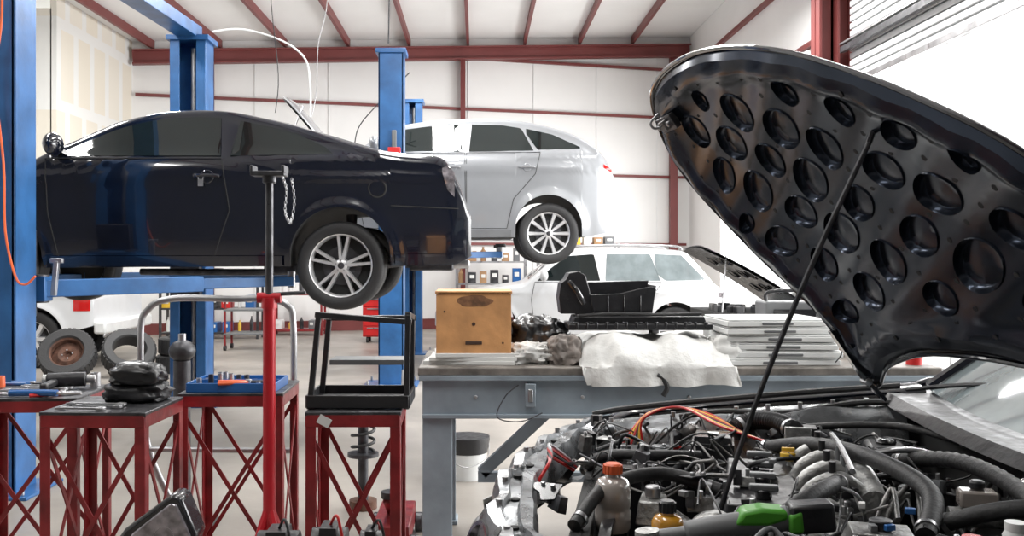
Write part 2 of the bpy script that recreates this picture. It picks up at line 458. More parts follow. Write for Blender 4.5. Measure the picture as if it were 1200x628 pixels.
# navy coupe on the lift -------------------------------------------------
sp=dict(W=.88,belt=1.0,tumble=.62,sm=.09,wx=(-2.53,0.),AR=.365,az=.28,wz=.22,wr=.325,rim=.232,paint='navy',style=0,
 top=[(-3.45,.5),(-3.42,.6),(-3.3,.7),(-2.9,.84),(-2.4,.96),(-2.25,1.02),(-1.98,1.17),(-1.65,1.335),(-1.4,1.40),(-1.1,1.425),(-.85,1.41),(-.45,1.32),(0,1.18),(.26,1.10),(.5,1.065),(.70,1.06),(.78,1.04),(.83,.98),(.86,.88),(.89,.74),(.93,.67),(.95,.62)],
 bot=[(-3.45,.36),(-3.35,.24),(-3.1,.2),(.45,.22),(.8,.22),(.9,.25),(.95,.3)],
 plan=[(-3.45,.66),(-3.4,.75),(-3.25,.86),(-2.9,.95),(-2.4,.99),(-1.5,1.),(0,.995),(.4,.985),(.65,.97),(.84,.95),(.92,.925),(.95,.90)],
 patches=[
  ('side_window',[(-2.12,1.045),(-1.98,1.13),(-1.68,1.29),(-1.45,1.34),(-1.05,1.345),(-.90,1.34),(-.87,1.02)],[(-2.12,1.02),(-.87,1.02)],'glass',.004),
  ('quarter_window',[(-.80,1.03),(-.79,1.32),(-.70,1.31),(-.35,1.20),(-.12,1.09),(-.06,1.04)],[(-.80,1.02),(-.06,1.035)],'glass',.004),
  ('tail_lamp',[(.74,.93),(.78,.95),(.83,.90)],[(.74,.90),(.78,.77),(.83,.72)],'lamp',.006),
  ('side_skirt',[(-2.1,.29),(-.42,.29)],[(-2.1,.215),(-.42,.215)],'navy',.02),
  ('bumper_seam',[(.37,.66),(.86,.64)],[(.37,.652),(.86,.632)],'under',.003),
  ('bumper_lip',[(.40,.30),(.90,.31)],[(.40,.23),(.90,.26)],'navy',.018),
 ],
 doors=[('door',[(-2.05,.28),(-2.12,.6),(-2.14,1.0),(-.86,1.0),(-.80,.62),(-.92,.28)])],
 topglass=[('windshield',-2.2,-1.55,'glass'),('rear_window',-.6,.2,'glass')],bodylabel='glossy dark navy body')
cp=Car('car','glossy dark navy two-door coupe raised on a blue lift','car',(-1.0,7.68,1.16),0,sp)
cp.mirror(-2.02,1.06)
mb=MB(); y=-cp.S(.27,.78); mb.lathe([(.055,.0),(.062,.004),(.07,.0)],(.27,y,.78),(0,-1,0),'under',24); mb.lathe([(.001,.006),(.055,.004)],(.27,y,.78),(0,-1,0),'navy',24); mb.obj('fuel_door',cp.root)
mb=MB(); mb.tube([(.5,.3,.25),(.7,.35,.22),(.93,.35,.22)],.035,'steel',12); mb.tube([(-1.8,.1,.16),(-.5,.15,.16),(.1,.3,.2),(.5,.3,.25)],.03,'darksteel',8)
mb.box((.62,.3,.25),(.35,.5,.16),'darksteel'); mb.obj('exhaust',cp.root,bevel=.02)
mb=MB(); mb.tube([(0,-.8,.22),(-.25,-.3,.25),(0,.0,.28),(0,.8,.22)],.035,'darksteel',8); mb.cyl((0.05,-.62,.2),(.05,-.6,.6),.04,'darksteel',10); mb.beam((-.6,-.6,.2),(0,-.7,.2),.07,.05,'darksteel'); mb.obj('suspension',cp.root)
mb=MB(); mb.box((-2.0,6.77,1.98),(.035,.02,.05),'steel'); mb.tube([(-2.015,6.77,2.0),(-2.015,6.77,2.03),(-1.985,6.77,2.03),(-1.985,6.77,2.0)],.004,'steel',6); thing(mb,'key_tag',(-2.0,6.77,1.96),'small steel key tag hanging from the car door handle','key')

# silver crossover on second lift --------------------------------------
sp=dict(W=.93,belt=1.24,tumble=.60,sm=.10,wx=(-2.75,0.),AR=.40,az=.35,wz=.29,wr=.365,rim=.255,paint='silver',style=1,
 top=[(-3.65,.6),(-3.6,.75),(-3.4,.9),(-2.9,1.02),(-2.5,1.12),(-2.2,1.38),(-1.9,1.62),(-1.5,1.69),(-1.0,1.73),(-.6,1.725),(-.2,1.68),(.1,1.60),(.35,1.51),(.55,1.38),(.70,1.22),(.79,1.08),(.84,.92),(.86,.7)],
 bot=[(-3.65,.4),(-3.5,.27),(-3.2,.23),(.45,.25),(.72,.30),(.86,.46)],
 plan=[(-3.65,.68),(-3.55,.8),(-3.3,.9),(-2.8,.97),(-2,1),(0,1),(.35,.98),(.65,.93),(.86,.84)],
 patches=[
  ('front_window',[(-2.2,1.28),(-2.02,1.40),(-1.75,1.55),(-1.4,1.60),(-1.08,1.62),(-1.03,1.27)],[(-2.2,1.27),(-1.03,1.27)],'glass',.004),
  ('rear_door_window',[(-.95,1.28),(-.93,1.62),(-.55,1.61),(-.32,1.57),(-.18,1.28)],[(-.95,1.27),(-.18,1.28)],'glass',.004),
  ('quarter_window',[(-.26,1.565),(.05,1.49),(.38,1.33)],[(-.26,1.50),(-.13,1.29),(.38,1.31)],'glass',.004),
  ('tail_lamp',[(.66,1.12),(.76,1.06)],[(.66,1.08),(.76,1.02)],'redlamp',.006),
  ('sill_trim',[(-2.3,.33),(-.45,.33)],[(-2.3,.25),(-.45,.25)],'greyplastic',.006),
 ],
 doors=[('door',[(-2.2,.35),(-2.3,.8),(-2.25,1.25),(-1.0,1.25),(-.99,.35)]),('door',[(-.98,.35),(-.98,1.25),(-.1,1.26),(-.16,1.0),(-.42,.7),(-.5,.35)])],
 topglass=[('windshield',-2.45,-1.95,'glass'),('rear_window',.46,.70,'glass')],bodylabel='silver metallic body')
sv=Car('suv','silver crossover raised on a lift with its hood open','suv',(.845,12.1,1.43),0,sp)
sv.mirror(-2.05,1.33); sv.open_hood(-2.5,1.15,1.1,1.45,math.radians(55),'silver')

# white suv on the floor -------------------------------------------------
sp=dict(W=.88,belt=1.05,tumble=.32,wx=(-2.75,0.),AR=.40,az=.36,wz=.35,wr=.35,rim=.24,paint='white',style=2,
 top=[(-3.6,.6),(-3.55,.78),(-3.35,.9),(-2.7,.99),(-2.25,1.06),(-1.98,1.28),(-1.70,1.52),(-1.3,1.56),(-.6,1.575),(0.,1.565),(.2,1.54),(.4,1.32),(.6,1.06),(.76,.96),(.84,.7)],
 bot=[(-3.6,.4),(-3.45,.28),(.6,.28),(.84,.4)],
 plan=[(-3.6,.72),(-3.4,.86),(-2.9,.95),(-2,1),(.2,1),(.6,.95),(.84,.88)],
 patches=[
  ('front_window',[(-2.05,1.09),(-1.85,1.27),(-1.6,1.45),(-1.2,1.48),(-1.12,1.09)],[(-2.05,1.08),(-1.12,1.08)],'glass',.004),
  ('rear_door_window',[(-1.04,1.09),(-1.02,1.48),(-.35,1.48),(-.22,1.09)],[(-1.04,1.08),(-.22,1.08)],'glasslight',.004),
  ('quarter_window',[(-.28,1.48),(.12,1.46),(.46,1.10)],[(-.28,1.20),(-.14,1.08),(.46,1.09)],'glasslight',.004),
  ('tail_lamp',[(.66,.93),(.76,.91)],[(.66,.84),(.76,.82)],'lamp',.006),
 ],
 doors=[('door',[(-2.1,.35),(-2.15,.8),(-2.1,1.06),(-1.08,1.06),(-1.08,.35)]),('door',[(-1.07,.35),(-1.07,1.06),(-.2,1.06),(-.42,.7),(-.45,.35)])],
 topglass=[('windshield',-2.18,-1.74,'glass'),('rear_window',.25,.56,'glass')])
ws=Car('suv','white sport utility vehicle with roof rails parked on the floor','suv',(2.95,14.9,0),0,sp)
ws.mirror(-1.95,1.13)
for sd in(-1,1):
    mb=MB(); mb.tube([(-1.5,sd*.62,1.52),(-1.4,sd*.62,1.60),(-.6,sd*.62,1.62),(.05,sd*.62,1.60),(.15,sd*.62,1.54)],.016,'steel',8); mb.obj('roof_rail',ws.root)

# white car with raised hood --------------------------------------------
sp=dict(W=.86,belt=.92,tumble=.5,wx=(-2.6,0.),AR=.36,az=.31,wz=.31,wr=.31,rim=.21,paint='white',style=0,
 top=[(-3.4,.5),(-3.35,.62),(-3.2,.70),(-2.4,.76),(-2.3,.93),(-1.9,1.18),(-1.55,1.36),(-1.0,1.41),(-.3,1.38),(.1,1.22),(.4,1.05),(.9,1.0),(.98,.9),(1.02,.6)],
 bot=[(-3.4,.35),(-3.25,.22),(.7,.22),(1.02,.4)],
 plan=[(-3.4,.7),(-3.2,.86),(-2.8,.95),(-2,1),(.2,1),(.8,.9),(1.02,.75)],
 patches=[
  ('front_window',[(-1.9,.96),(-1.75,1.12),(-1.5,1.28),(-1.0,1.33),(-.95,.96)],[(-1.9,.95),(-.95,.95)],'glass',.004),
  ('rear_door_window',[(-.9,.96),(-.88,1.33),(-.4,1.3),(.0,1.1),(.1,.97)],[(-.9,.95),(.1,.96)],'glass',.004),
  ('tail_lamp',[(.7,.92),(.95,.9)],[(.7,.75),(.95,.7)],'redlamp',.006)],
 doors=[('door',[(-1.95,.3),(-2.0,.9),(-.93,.93),(-.93,.3)])],
 topglass=[('windshield',-2.25,-1.6,'glass'),('rear_window',-.2,.35,'glass')])
wc=Car('car','white sedan standing with its hood propped open','car',(5.74,10.4,0),0,sp)
wc.open_hood(-2.3,.96,1.18,1.45,math.radians(35),'darksteel')
mb=MB(); mb.box((-2.85,0,.80),(.78,1.3,.10),'under'); 
for i in range(14): mb.box((-3.15+.05*i,RN.uniform(-.6,.3),.87),(RN.uniform(.05,.14),RN.uniform(.08,.2),.10),RN.choice(('blackplastic','darksteel','grime')))
mb.obj('engine',wc.root,bevel=.01,label='dark exposed engine')

# white pickup ----------------------------------------------------------
sp=dict(W=.92,belt=1.09,tumble=.3,wx=(-2.95,0.),AR=.42,az=.38,wz=.37,wr=.37,rim=.23,paint='white',style=2,
 top=[(-3.85,.6),(-3.8,.85),(-3.6,1.0),(-2.7,1.08),(-2.55,1.15),(-2.2,1.5),(-2.0,1.62),(-1.2,1.64),(-1.05,1.6),(-.98,1.1),(-.9,1.07),(.7,1.07),(.76,1.05),(.78,.9)],
 bot=[(-3.85,.45),(-3.7,.36),(.6,.5),(.78,.55)],
 plan=[(-3.85,.75),(-3.6,.9),(-3,.98),(0,1),(.7,.98),(.78,.94)],
 patches=[
  ('cab_window',[(-2.3,1.15),(-2.1,1.42),(-1.9,1.52),(-1.25,1.54),(-1.2,1.14)],[(-2.3,1.13),(-1.2,1.13)],'glass',.004),
  ('tail_lamp',[(.54,1.03),(.75,1.03)],[(.54,.74),(.75,.74)],'redlamp',.008)],
 doors=[('door',[(-2.4,.5),(-2.4,1.1),(-1.1,1.1),(-1.1,.5)])],
 topglass=[('windshield',-2.5,-2.1,'glass')])
pk=Car('pickup_truck','white pickup truck with red tail lamp beside stacked tyres','truck',(-5.75,13.0,0),0,sp)
mb=MB(); mb.box((.86,0,.52),(.16,1.75,.16),'whiteplastic'); mb.box((.80,0,.42),(.06,1.2,.1),'steel'); mb.obj('rear_bumper',pk.root,bevel=.03)

# ---------------------------------------------------------------- lifts
def lift(loc,h,label,armz,arms,depth,overhead=True,w=.37,dx2=0.):
    r=root('vehicle_lift',loc,label,'lift')
    for s,(py) in enumerate((0,depth)):
        mb=MB(); sgn=1 if s==0 else -1; X0=dx2 if s else 0.
        mb.box((X0,py-sgn*.13,h/2),(w,.02,h),'blue')
        for sx in(-1,1):
            mb.box((X0+sx*(w/2-.01),py,h/2),(.02,.28,h),'blue')
            mb.box((X0+sx*(w/2-.05),py+sgn*.135,h/2),(.09,.015,h),'blue')
        mb.box((X0,py,.01),(.6,.5,.02),'blue')
        for sx in(-1,1):
            for sy in(-1,1): mb.cyl((X0+sx*.25,py+sy*.2,.02),(X0+sx*.25,py+sy*.2,.07),.015,'steel',8)
        mb.box((X0,py,h-.02),(w+.06,.34,.05),'blue')
        p=mb.obj('column',r,bevel=.004,label='tall blue steel lift column')
        mb=MB(); mb.box((X0,py+sgn*.15,armz),(w*.8,.16,.55),'darksteel'); mb.box((X0,py+sgn*.24,armz-.1),(.42,.12,.16),'blue'); mb.obj('carriage',r,bevel=.006)
        mb=MB(); mb.cyl((X0+.02,py,.1),(X0+.02,py,h-.1),.03,'steel',12); mb.obj('lifting_cylinder',r)
        for (ax,ay) in arms[s]:
            mb=MB(); a=V((X0+(.15 if ax>0 else -.15),py+sgn*.24,armz-.1)); b=V((ax,ay,armz-.08))
            m_=a+(b-a)*.6
            mb.beam(a,m_,.12,.11,'blue'); mb.beam(m_-(b-a)*.05,b,.085,.075,'blue')
            mb.cyl(a-V((0,0,.09)),a+V((0,0,.09)),.06,'darksteel',16)
            mb.obj('arm',r,bevel=.006)
            mb=MB(); mb.cyl(b-V((0,0,.05)),b+V((0,0,.09)),.03,'steel',12); mb.cyl(b+V((0,0,.09)),b+V((0,0,.13)),.065,'rubber',16); mb.obj('lift_pad',r)
    if overhead:
        mb=MB(); mb.beam((.0,0,h+.05),(dx2,depth,h+.05),.20,.12,'blue'); mb.obj('overhead_beam',r,bevel=.004)
    return r
lift((-2.97,5.8,0),3.58,'blue two-post vehicle lift holding the navy coupe',1.34,([(1.55,1.35),(-1.0,1.3)],[(1.6,2.3),(-1.0,2.3)]),3.4,True,.35,.17)
lift((-.97,10.6,0),3.76,'blue two-post vehicle lift holding the silver crossover',1.55,([(1.25,.95),(-1.0,1.0)],[(1.25,2.2),(-1.,2.2)]),3.4,False,.28)
mb=MB(); mb.box((-.93,10.44,2.55),(.14,.06,.22),'red'); mb.box((-.93,10.44,2.75),(.05,.05,.2),'greyplastic'); thing(mb,'control_box',(-.93,10.44,2.44),'small red control box mounted on the blue column','control box',.008)
mb=MB(); mb.tube([(-2.86,5.62,3.5),(-2.84,5.60,2.9),(-2.88,5.60,2.5),(-2.83,5.60,2.0),(-2.82,5.60,1.6),(-2.76,5.60,1.33),(-2.70,5.6,1.28),(-2.64,5.6,1.33)],.007,'orange',6); thing(mb,'air_hose',(-2.8,5.6,1.3),'long thin red air hose hanging along the blue lift column','hose')
mb=MB(); mb.beam((-2.68,5.93,1.20),(-2.66,5.93,1.42),.03,.035,'steel'); mb.beam((-2.70,5.93,1.42),(-2.62,5.93,1.42),.03,.03,'steel'); thing(mb,'lock_lever',(-2.65,5.93,1.3),'steel lock release lever on the lift column','lever',.004)

for i,(pts,r_,k) in enumerate([
  ([(-2.6,9.2,3.65),(-2.35,9.4,3.72),(-2.0,9.6,3.65),(-1.8,9.8,3.5),(-1.75,9.8,3.2),(-1.75,9.8,2.9)],.010,'whiteplastic'),
  ([(-1.55,10,5.4),(-1.6,10,4.2),(-1.7,10,3.7),(-1.72,10,3.2),(-1.78,10,2.9)],.005,'steel'),
  ([(-1.0,10.4,5.5),(-.98,10.4,4.6),(-.99,10.4,3.8)],.009,'darksteel'),
  ([(-.8,11,3.6),(-1.2,11,3.2),(-1.4,11,2.95),(-1.45,11,2.7)],.007,'rubber'),
  ([(-2.05,9.5,5.3),(-2.1,9.5,4.2),(-2.02,9.5,3.3),(-2.05,9.5,2.9)],.005,'rubber')]):
    mb=MB(); mb.tube(pts,r_,k,6); thing(mb,'hanging_cable',pts[-1],'thin cable hanging down from the ceiling','cable')

# ---------------------------------------------------------------- workbench
bx0,bx1,by0,by1,bz=-.26,2.15,4.4,5.2,.93
r=root('workbench',(.95,4.8,0),'long blue-grey steel workbench with worn grimy top','workbench')
mb=MB(); mb.box(((bx0+bx1)/2,(by0+by1)/2,bz-.02),(bx1-bx0+.04,by1-by0+.04,.04),'benchtop'); mb.obj('worktop',r,bevel=.006,world=True)
mb=MB(); 
mb.box(((bx0+bx1)/2,by0+.01,bz-.14),(bx1-bx0,.02,.2),'bench'); mb.box(((bx0+bx1)/2,by0-.012,bz-.05),(bx1-bx0+.03,.03,.025),'bench'); mb.box(((bx0+bx1)/2,by0-.008,bz-.23),(bx1-bx0,.02,.02),'bench')
mb.box((bx0+.01,(by0+by1)/2,bz-.14),(.02,by1-by0,.2),'bench'); mb.box((bx1-.01,(by0+by1)/2,bz-.14),(.02,by1-by0,.2),'bench'); mb.box(((bx0+bx1)/2,by1-.01,bz-.14),(bx1-bx0,.02,.2),'bench')
for i in range(5): mb.cyl((bx0+.25+i*.5,by0-.01,bz-.14),(bx0+.25+i*.5,by0+.0,bz-.14),.009,'steel',8)
mb.obj('apron',r,bevel=.003,world=True)
for x in(bx0+.07,bx1-.07):
    for y in(by0+.06,by1-.06):
        mb=MB(); mb.box((x,y-.05,.45),(.14,.012,.9),'bench'); mb.box((x-.064,y,.45),(.012,.11,.9),'bench'); mb.box((x,y,.01),(.16,.16,.02),'bench'); mb.obj('leg',r,bevel=.003,world=True)
mb=MB(); mb.beam((.02,4.9,.32),(.45,4.9,.72),.05,.06,'bench'); mb.beam((.0,4.9,.30),(2.0,4.9,.30),.05,.05,'bench'); mb.obj('brace',r,world=True)
mb=MB(); mb.box((.245,4.385,.80),(.05,.025,.11),'bench'); mb.box((.245,4.37,.80),(.022,.01,.06),'steel'); mb.obj('switch_box',r,bevel=.004,world=True)
mb=MB(); mb.tube([(.83,4.36,.9),(.86,4.37,.88),(.88,4.36,.84),(.86,4.36,.80)],.012,'rubber',8); mb.obj('cable',r,world=True)
mb=MB(); mb.tube([(.19,4.37,.85),(.13,4.37,.80),(.09,4.37,.70),(.2,4.37,.68),(.3,4.37,.72)],.003,'darksteel',6); mb.obj('cable',r,world=True)

for i in range(3):
    mb=MB(); mb.box((0,0,.009),(.44-.02*i,.28,.018),'paper',Matrix.Rotation(.08*i-.1,3,'Z')); 
    thing(mb,'binder',(-.03+.01*i,4.62,.93+.018*i),'flat white binder lying under the wooden box','binder',.002,'binders under the box')
mb=MB()
w,d,h=.36,.30,.285; cx,cy,cz=-.02,4.65,.984
t=.02
r=root('wooden_box',(cx,cy,cz),'worn orange wooden box with scorched edges and round holes','box')
mb.box((0,-d/2+t/2,h/2),(w,t,h),'wood'); mb.box((0,d/2-t/2,h/2),(w,t,h),'wood'); mb.box((-w/2+t/2,0,h/2),(t,d-2*t,h),'wood'); mb.box((w/2-t/2,0,h/2),(t,d-2*t,h),'wood'); mb.box((0,0,.01),(w-.04,d-.04,.02),'wood')
poly=[]
for i in range(40):
    a=2*math.pi*i/40; rr_=1+.25*noise.noise(V((math.cos(a)*1.7,math.sin(a)*1.7,4))); poly.append((.085*rr_*math.cos(a),h-.035+.030*rr_*math.sin(a)))
poly=[(a,min(b,h-.002)) for a,b in poly]
mb.prism(poly,lambda a,b,t_:V((a,t_,b)),'scorch',-d/2-.0006,-d/2+.001)
mb.obj('box_body',r,bevel=.003)
mb=MB(); mb.box((0,0,h+.006),(w+.01,d+.01,.014),'wood'); mb.box((0.0,-d/2-.003,h+.004),(w*.96,.004,.008),'char'); 
mb.obj('box_lid',r,bevel=.003)
for hp,hr in(((0,.14),.009),((-.14,.2),.005),((.14,.05),.005)):
    mb=MB(); mb.cyl((hp[0],-d/2-.002,hp[1]),(hp[0],-d/2+.005,hp[1]),hr,'char',16); mb.obj('finger_hole',r)
mb=MB(); mb.box((.0,-d/2-.001,.05),(.08,.004,.016),'char'); mb.obj('slot',r,bevel=.006)

mb=MB(); mb.lump((0,0,0),(.26,.3,.20),'bag',.5,3.5,.8,60,2); thing(mb,'trash_bag',(.31,4.82,.93),'crumpled black plastic bag between box and rags','bag',angle=1.2)
mb=MB(); mb.lump((0,0,0),(.22,.20,.09),'cloth',.6,4,.8,60,5); thing(mb,'rag',(.25,4.6,.93),'off-white stained rag heap on the bench','rag',angle=1.2)
mb=MB(); mb.lump((0,0,0),(.15,.20,.13),'rag',.5,3,.7,60,4); thing(mb,'rag',(.42,4.56,.93),'grey greasy cloth bunched beside the towel','rag',angle=1.2)
mb=MB(); rows=[]
NX,NY=90,50
for j in range(NY+1):
    row=[]
    v=j/NY
    for i in range(NX+1):
        u=i/NX; x=.50+.72*u+.02*math.sin(v*9+2)
        nn=noise.fractal(V((x*5,v*3,1)),1.1,2,3)*.035
        fold=.012*math.sin(x*26+v*5+3*nn/.035)
        if v<.22:
            q=v/.22; z=.845+.10*q+nn*.3; y=4.36-.012*math.sin(x*34)*(1-q)-.01+abs(nn)*.3
        else:
            q=(v-.22)/.78; y=4.37+.5*q; z=.95+.11*math.sin(min(1,q*3)*math.pi/2)+nn+fold*(1-q)-.05*max(0,(abs(u-.5)-.38)/.12)
        if u<.02 or u>.98: z=max(.85 if v<.22 else .935,z-.03)
        row.append(V((x,y,z)))
    rows.append(row)
mb.grid(rows,'cloth')
k0=int(NY*.22)+1
b0=[V((p[0].x,p[0].y,.932)) for p in rows[k0:]]; mb.grid([[p[0] for p in rows[k0:]],b0],'cloth'); b1=[V((p[-1].x,p[-1].y,.932)) for p in rows[k0:]]; mb.grid([b1,[p[-1] for p in rows[k0:]]],'cloth')
thing(mb,'towel',(.87,4.6,.93),'thick white towel bundle hanging over the bench edge','towel',angle=1.2)
mb=MB(); mb.lump((0,0,0),(.16,.2,.13),'cloth',.3,3,.7,50,3); thing(mb,'towel',(1.2,4.55,.93),'white towel folded at the end of the bundle','towel',angle=1.2)
r=root('intake_manifold',(.79,4.68,1.085),'long low black plastic engine cover on the white towel','engine part')
mb=MB(); mb.box((0,0,.02),(.70,.26,.03),'blackplastic'); mb.box((0,0,.05),(.66,.20,.04),'blackplastic',top=.96)
for i in range(14): mb.box((-.31+i*.048,-.118,.028),(.014,.03,.035),'blackgloss')
for i in range(9): mb.cyl((-.32+i*.08,-.12,.035),(-.32+i*.08,-.12,.045),.010,'darksteel',10)
for i in range(5): mb.box((-.26+i*.13,0,.072),(.09,.12,.012),'blackgloss')
mb.obj('manifold_body',r,bevel=.004)
mb=MB(); mb.tube([(-.3,-.11,.075),(-.1,-.12,.085),(.1,-.11,.08),(.3,-.1,.085)],.008,'rubber',8); mb.obj('cable',r)
r=root('air_box',(.60,4.72,1.165),'black plastic air filter tray with tall corner tower','engine part')
mb=MB(); Y0,Y1=-.10,.12
mb.prism([(-.03,0),(.25,0),(.28,.12),(.26,.135),(.20,.125),(.10,.10),(-.05,.095)],lambda a,b,t:V((a,t,b)),'blackplastic',Y0,Y0+.008)
mb.prism([(-.03,0),(.25,0),(.28,.16),(-.05,.15)],lambda a,b,t:V((a,t,b)),'blackplastic',Y1-.008,Y1)
mb.box((.11,.01,.01),(.28,.22,.012),'blackplastic'); mb.beam((.255,.01,.0),(.275,.01,.14),.22,.008,'blackplastic',(1,0,0))
mb.prism([(-.19,0),(-.03,0),(-.05,.12),(-.07,.19),(-.10,.21),(-.15,.20),(-.165,.17),(-.19,.15),(-.20,.08)],lambda a,b,t:V((a,t,b)),'blackplastic',Y0+.01,Y1-.03)
for i in range(3): mb.box((.04+i*.08,Y0-.003,.05),(.006,.008,.08),'blackgloss')
mb.tube([(-.15,Y0,.16),(-.12,Y0-.02,.12),(-.08,Y0-.01,.05)],.014,'blackgloss',10)
mb.obj('housing',r,bevel=.008)
for i in range(6):
    z=.93+i*.037
    mb=MB(); W_,D_=.56-.012*i,.42; rr=Matrix.Rotation(RN.uniform(-.06,.06),3,'Z')
    mb.box((0,0,.013),(W_,D_,.024),'whiteplastic',rr); mb.box((0,0,.030),(W_*.97,D_*.97,.008),'whiteplastic',rr); mb.box((0,-D_/2-.001,.014),(W_*.3,.006,.012),'greyplastic',rr)
    thing(mb,'storage_case',(1.45+RN.uniform(-.02,.02)-(0 if i<4 else .02),4.66,z),'flat white plastic case in a stack on the bench','case',.004,'flat white cases stacked on the bench')
mb=MB(); mb.tube([(1.70,4.45,1.16),(1.69,4.42,1.10),(1.71,4.41,1.0),(1.68,4.41,.95)],.003,'rubber',6); thing(mb,'cable',(1.69,4.43,.95),'thin black cable hanging over the white cases','cable')
r=root('test_meter',(1.66,5.02,.93),'grey and black electronic tester box behind the cases','tester')
mb=MB(); mb.box((0,0,.14),(.30,.2,.28),'greyplastic'); mb.obj('housing',r,bevel=.01)
mb=MB(); mb.box((0,-.103,.17),(.22,.008,.14),'blackgloss'); mb.obj('screen',r); mb=MB(); mb.tube([(-.12,0,.28),(-.10,0,.33),(.10,0,.33),(.12,0,.28)],.01,'blackplastic',8); mb.obj('handle',r)
mb=MB(); mb.lathe([(.001,0),(.036,0),(.044,.11),(.047,.112),(.041,.11),(.035,.006),(.001,.006)],(0,0,0),(0,0,1),'red',24); thing(mb,'cup',(2.09,4.50,.93),'red drinking cup on the bench','cup')
r=root('cardboard_box',(2.02,4.9,.93),'small open brown cardboard box on the bench','box')
mb=MB(); mb.box((0,0,.07),(.2,.2,.14),'card'); mb.obj('carton',r,bevel=.002)
mb=MB(); mb.box((-.12,0,.145),(.09,.2,.004),'card',Matrix.Rotation(.5,3,'Y')); mb.obj('flap',r)
for (x,y,h_,k) in((1.22,4.95,.16,'whiteplastic'),(1.12,5.0,.13,'blackplastic'),(1.33,5.05,.12,'bluetray')):
    r=root('spray_can',(x,y,.93),'small can of workshop chemical on the bench','can')
    mb=MB(); mb.lathe([(.001,0),(.03,0),(.032,h_),(.02,h_+.015),(.001,h_+.015)],(0,0,0),(0,0,1),k,20); mb.obj('canister',r); mb=MB(); mb.cyl((0,0,h_+.015),(0,0,h_+.045),.015,'red',12); mb.obj('cap',r)

# ---------------------------------------------------------------- red stands
def stand(x,y,w,d,h,rot,label,brace=True):
    r=root('steel_stand',(x,y,0),label,'stand',rot,'red steel work stands')
    mb=MB(); mb.box((0,0,h-.008),(w+.01,d+.01,.015),'darksteel'); 
    for sy in(-1,1): mb.box((0,sy*d/2,h-.035),(w,.010,.05),'redsteel')
    for sx in(-1,1): mb.box((sx*w/2,0,h-.035),(.010,d,.05),'redsteel')
    mb.obj('top_plate',r,bevel=.003)
    for sx in(-1,1):
        for sy in(-1,1):
            mb=MB(); mb.box((sx*w/2,sy*(d/2-.018),h/2-.01),(.007,.040,h-.02),'redsteel'); mb.box((sx*(w/2-.018),sy*d/2,h/2-.01),(.040,.007,h-.02),'redsteel'); mb.box((sx*(w/2-.02),sy*(d/2-.02),.004),(.09,.09,.008),'redsteel'); mb.obj('leg',r,bevel=.002)
    def br(a,b,hh):
        mb=MB(); mb.beam(a,b,.006,hh,'redsteel'); mb.obj('brace',r)
    for sy in(-1,1):
        br((-w/2+.02,sy*(d/2-.006),.12),(w/2-.02,sy*(d/2-.006),h-.1),.018); br((w/2-.02,sy*(d/2-.012),.12),(-w/2+.02,sy*(d/2-.012),h-.1),.018); br((-w/2,sy*d/2,.1),(w/2,sy*d/2,.1),.03)
    for sx in(-1,1):
        br((sx*(w/2-.006),-d/2+.02,.12),(sx*(w/2-.006),d/2-.02,h-.1),.018); br((sx*(w/2-.012),d/2-.02,.12),(sx*(w/2-.012),-d/2+.02,h-.1),.018); br((sx*w/2,-d/2,.1),(sx*w/2,d/2,.1),.03)
    return r
stand(-1.93,4.1,.5,.42,.86,.05,'red steel stand loaded with wrenches and hand tools')
stand(-1.45,3.75,.40,.40,.86,-.04,'red steel stand with black gloves on its top')
stand(-1.07,4.25,.44,.42,.86,.03,'red steel stand carrying a blue parts tray')
st4=stand(-.485,3.8,.36,.36,.85,.02,'red steel stand with a black metal frame on its top')
mb=MB(); mb.box((-.11,-.187,.815),(.05,.002,.035),'paper',Matrix.Rotation(.5,3,'Y')); mb.obj('sticker',st4,label='small white paper sticker')
r=root('metal_rack',(-.47,3.82,.85),'black tubular metal frame standing on a red stand','frame')
def bar(a,b,w=.022,nm='rail'):
    mb=MB(); mb.beam(a,b,w,w,'blackplastic'); mb.obj(nm,r,bevel=.003)
for sx in(-1,1):
    bar((sx*.19,-.14,.0),(sx*.175+.02,-.13,.37),nm='post'); bar((sx*.19,.14,.0),(sx*.175+.02,.13,.34),nm='post')
    bar((sx*.175+.02,-.14,.37),(sx*.175+.02,.14,.34))
bar((-.17,-.13,.37),(.21,-.13,.34)); bar((-.17,.13,.34),(.21,.13,.34))
mb=MB(); mb.box((0,0,.018),(.40,.30,.008),'blackplastic')
for a in((0,-.15,.40,.01),(0,.15,.40,.01)): mb.box((a[0],a[1],.03),(a[2],a[3],.05),'blackplastic')
for sx in(-1,1): mb.box((sx*.2,0,.03),(.01,.3,.05),'blackplastic')
mb.obj('tray',r,bevel=.003)
mb=MB(); mb.box((.02,.05,.17),(.3,.15,.02),'greyplastic'); mb.obj('shelf',r)

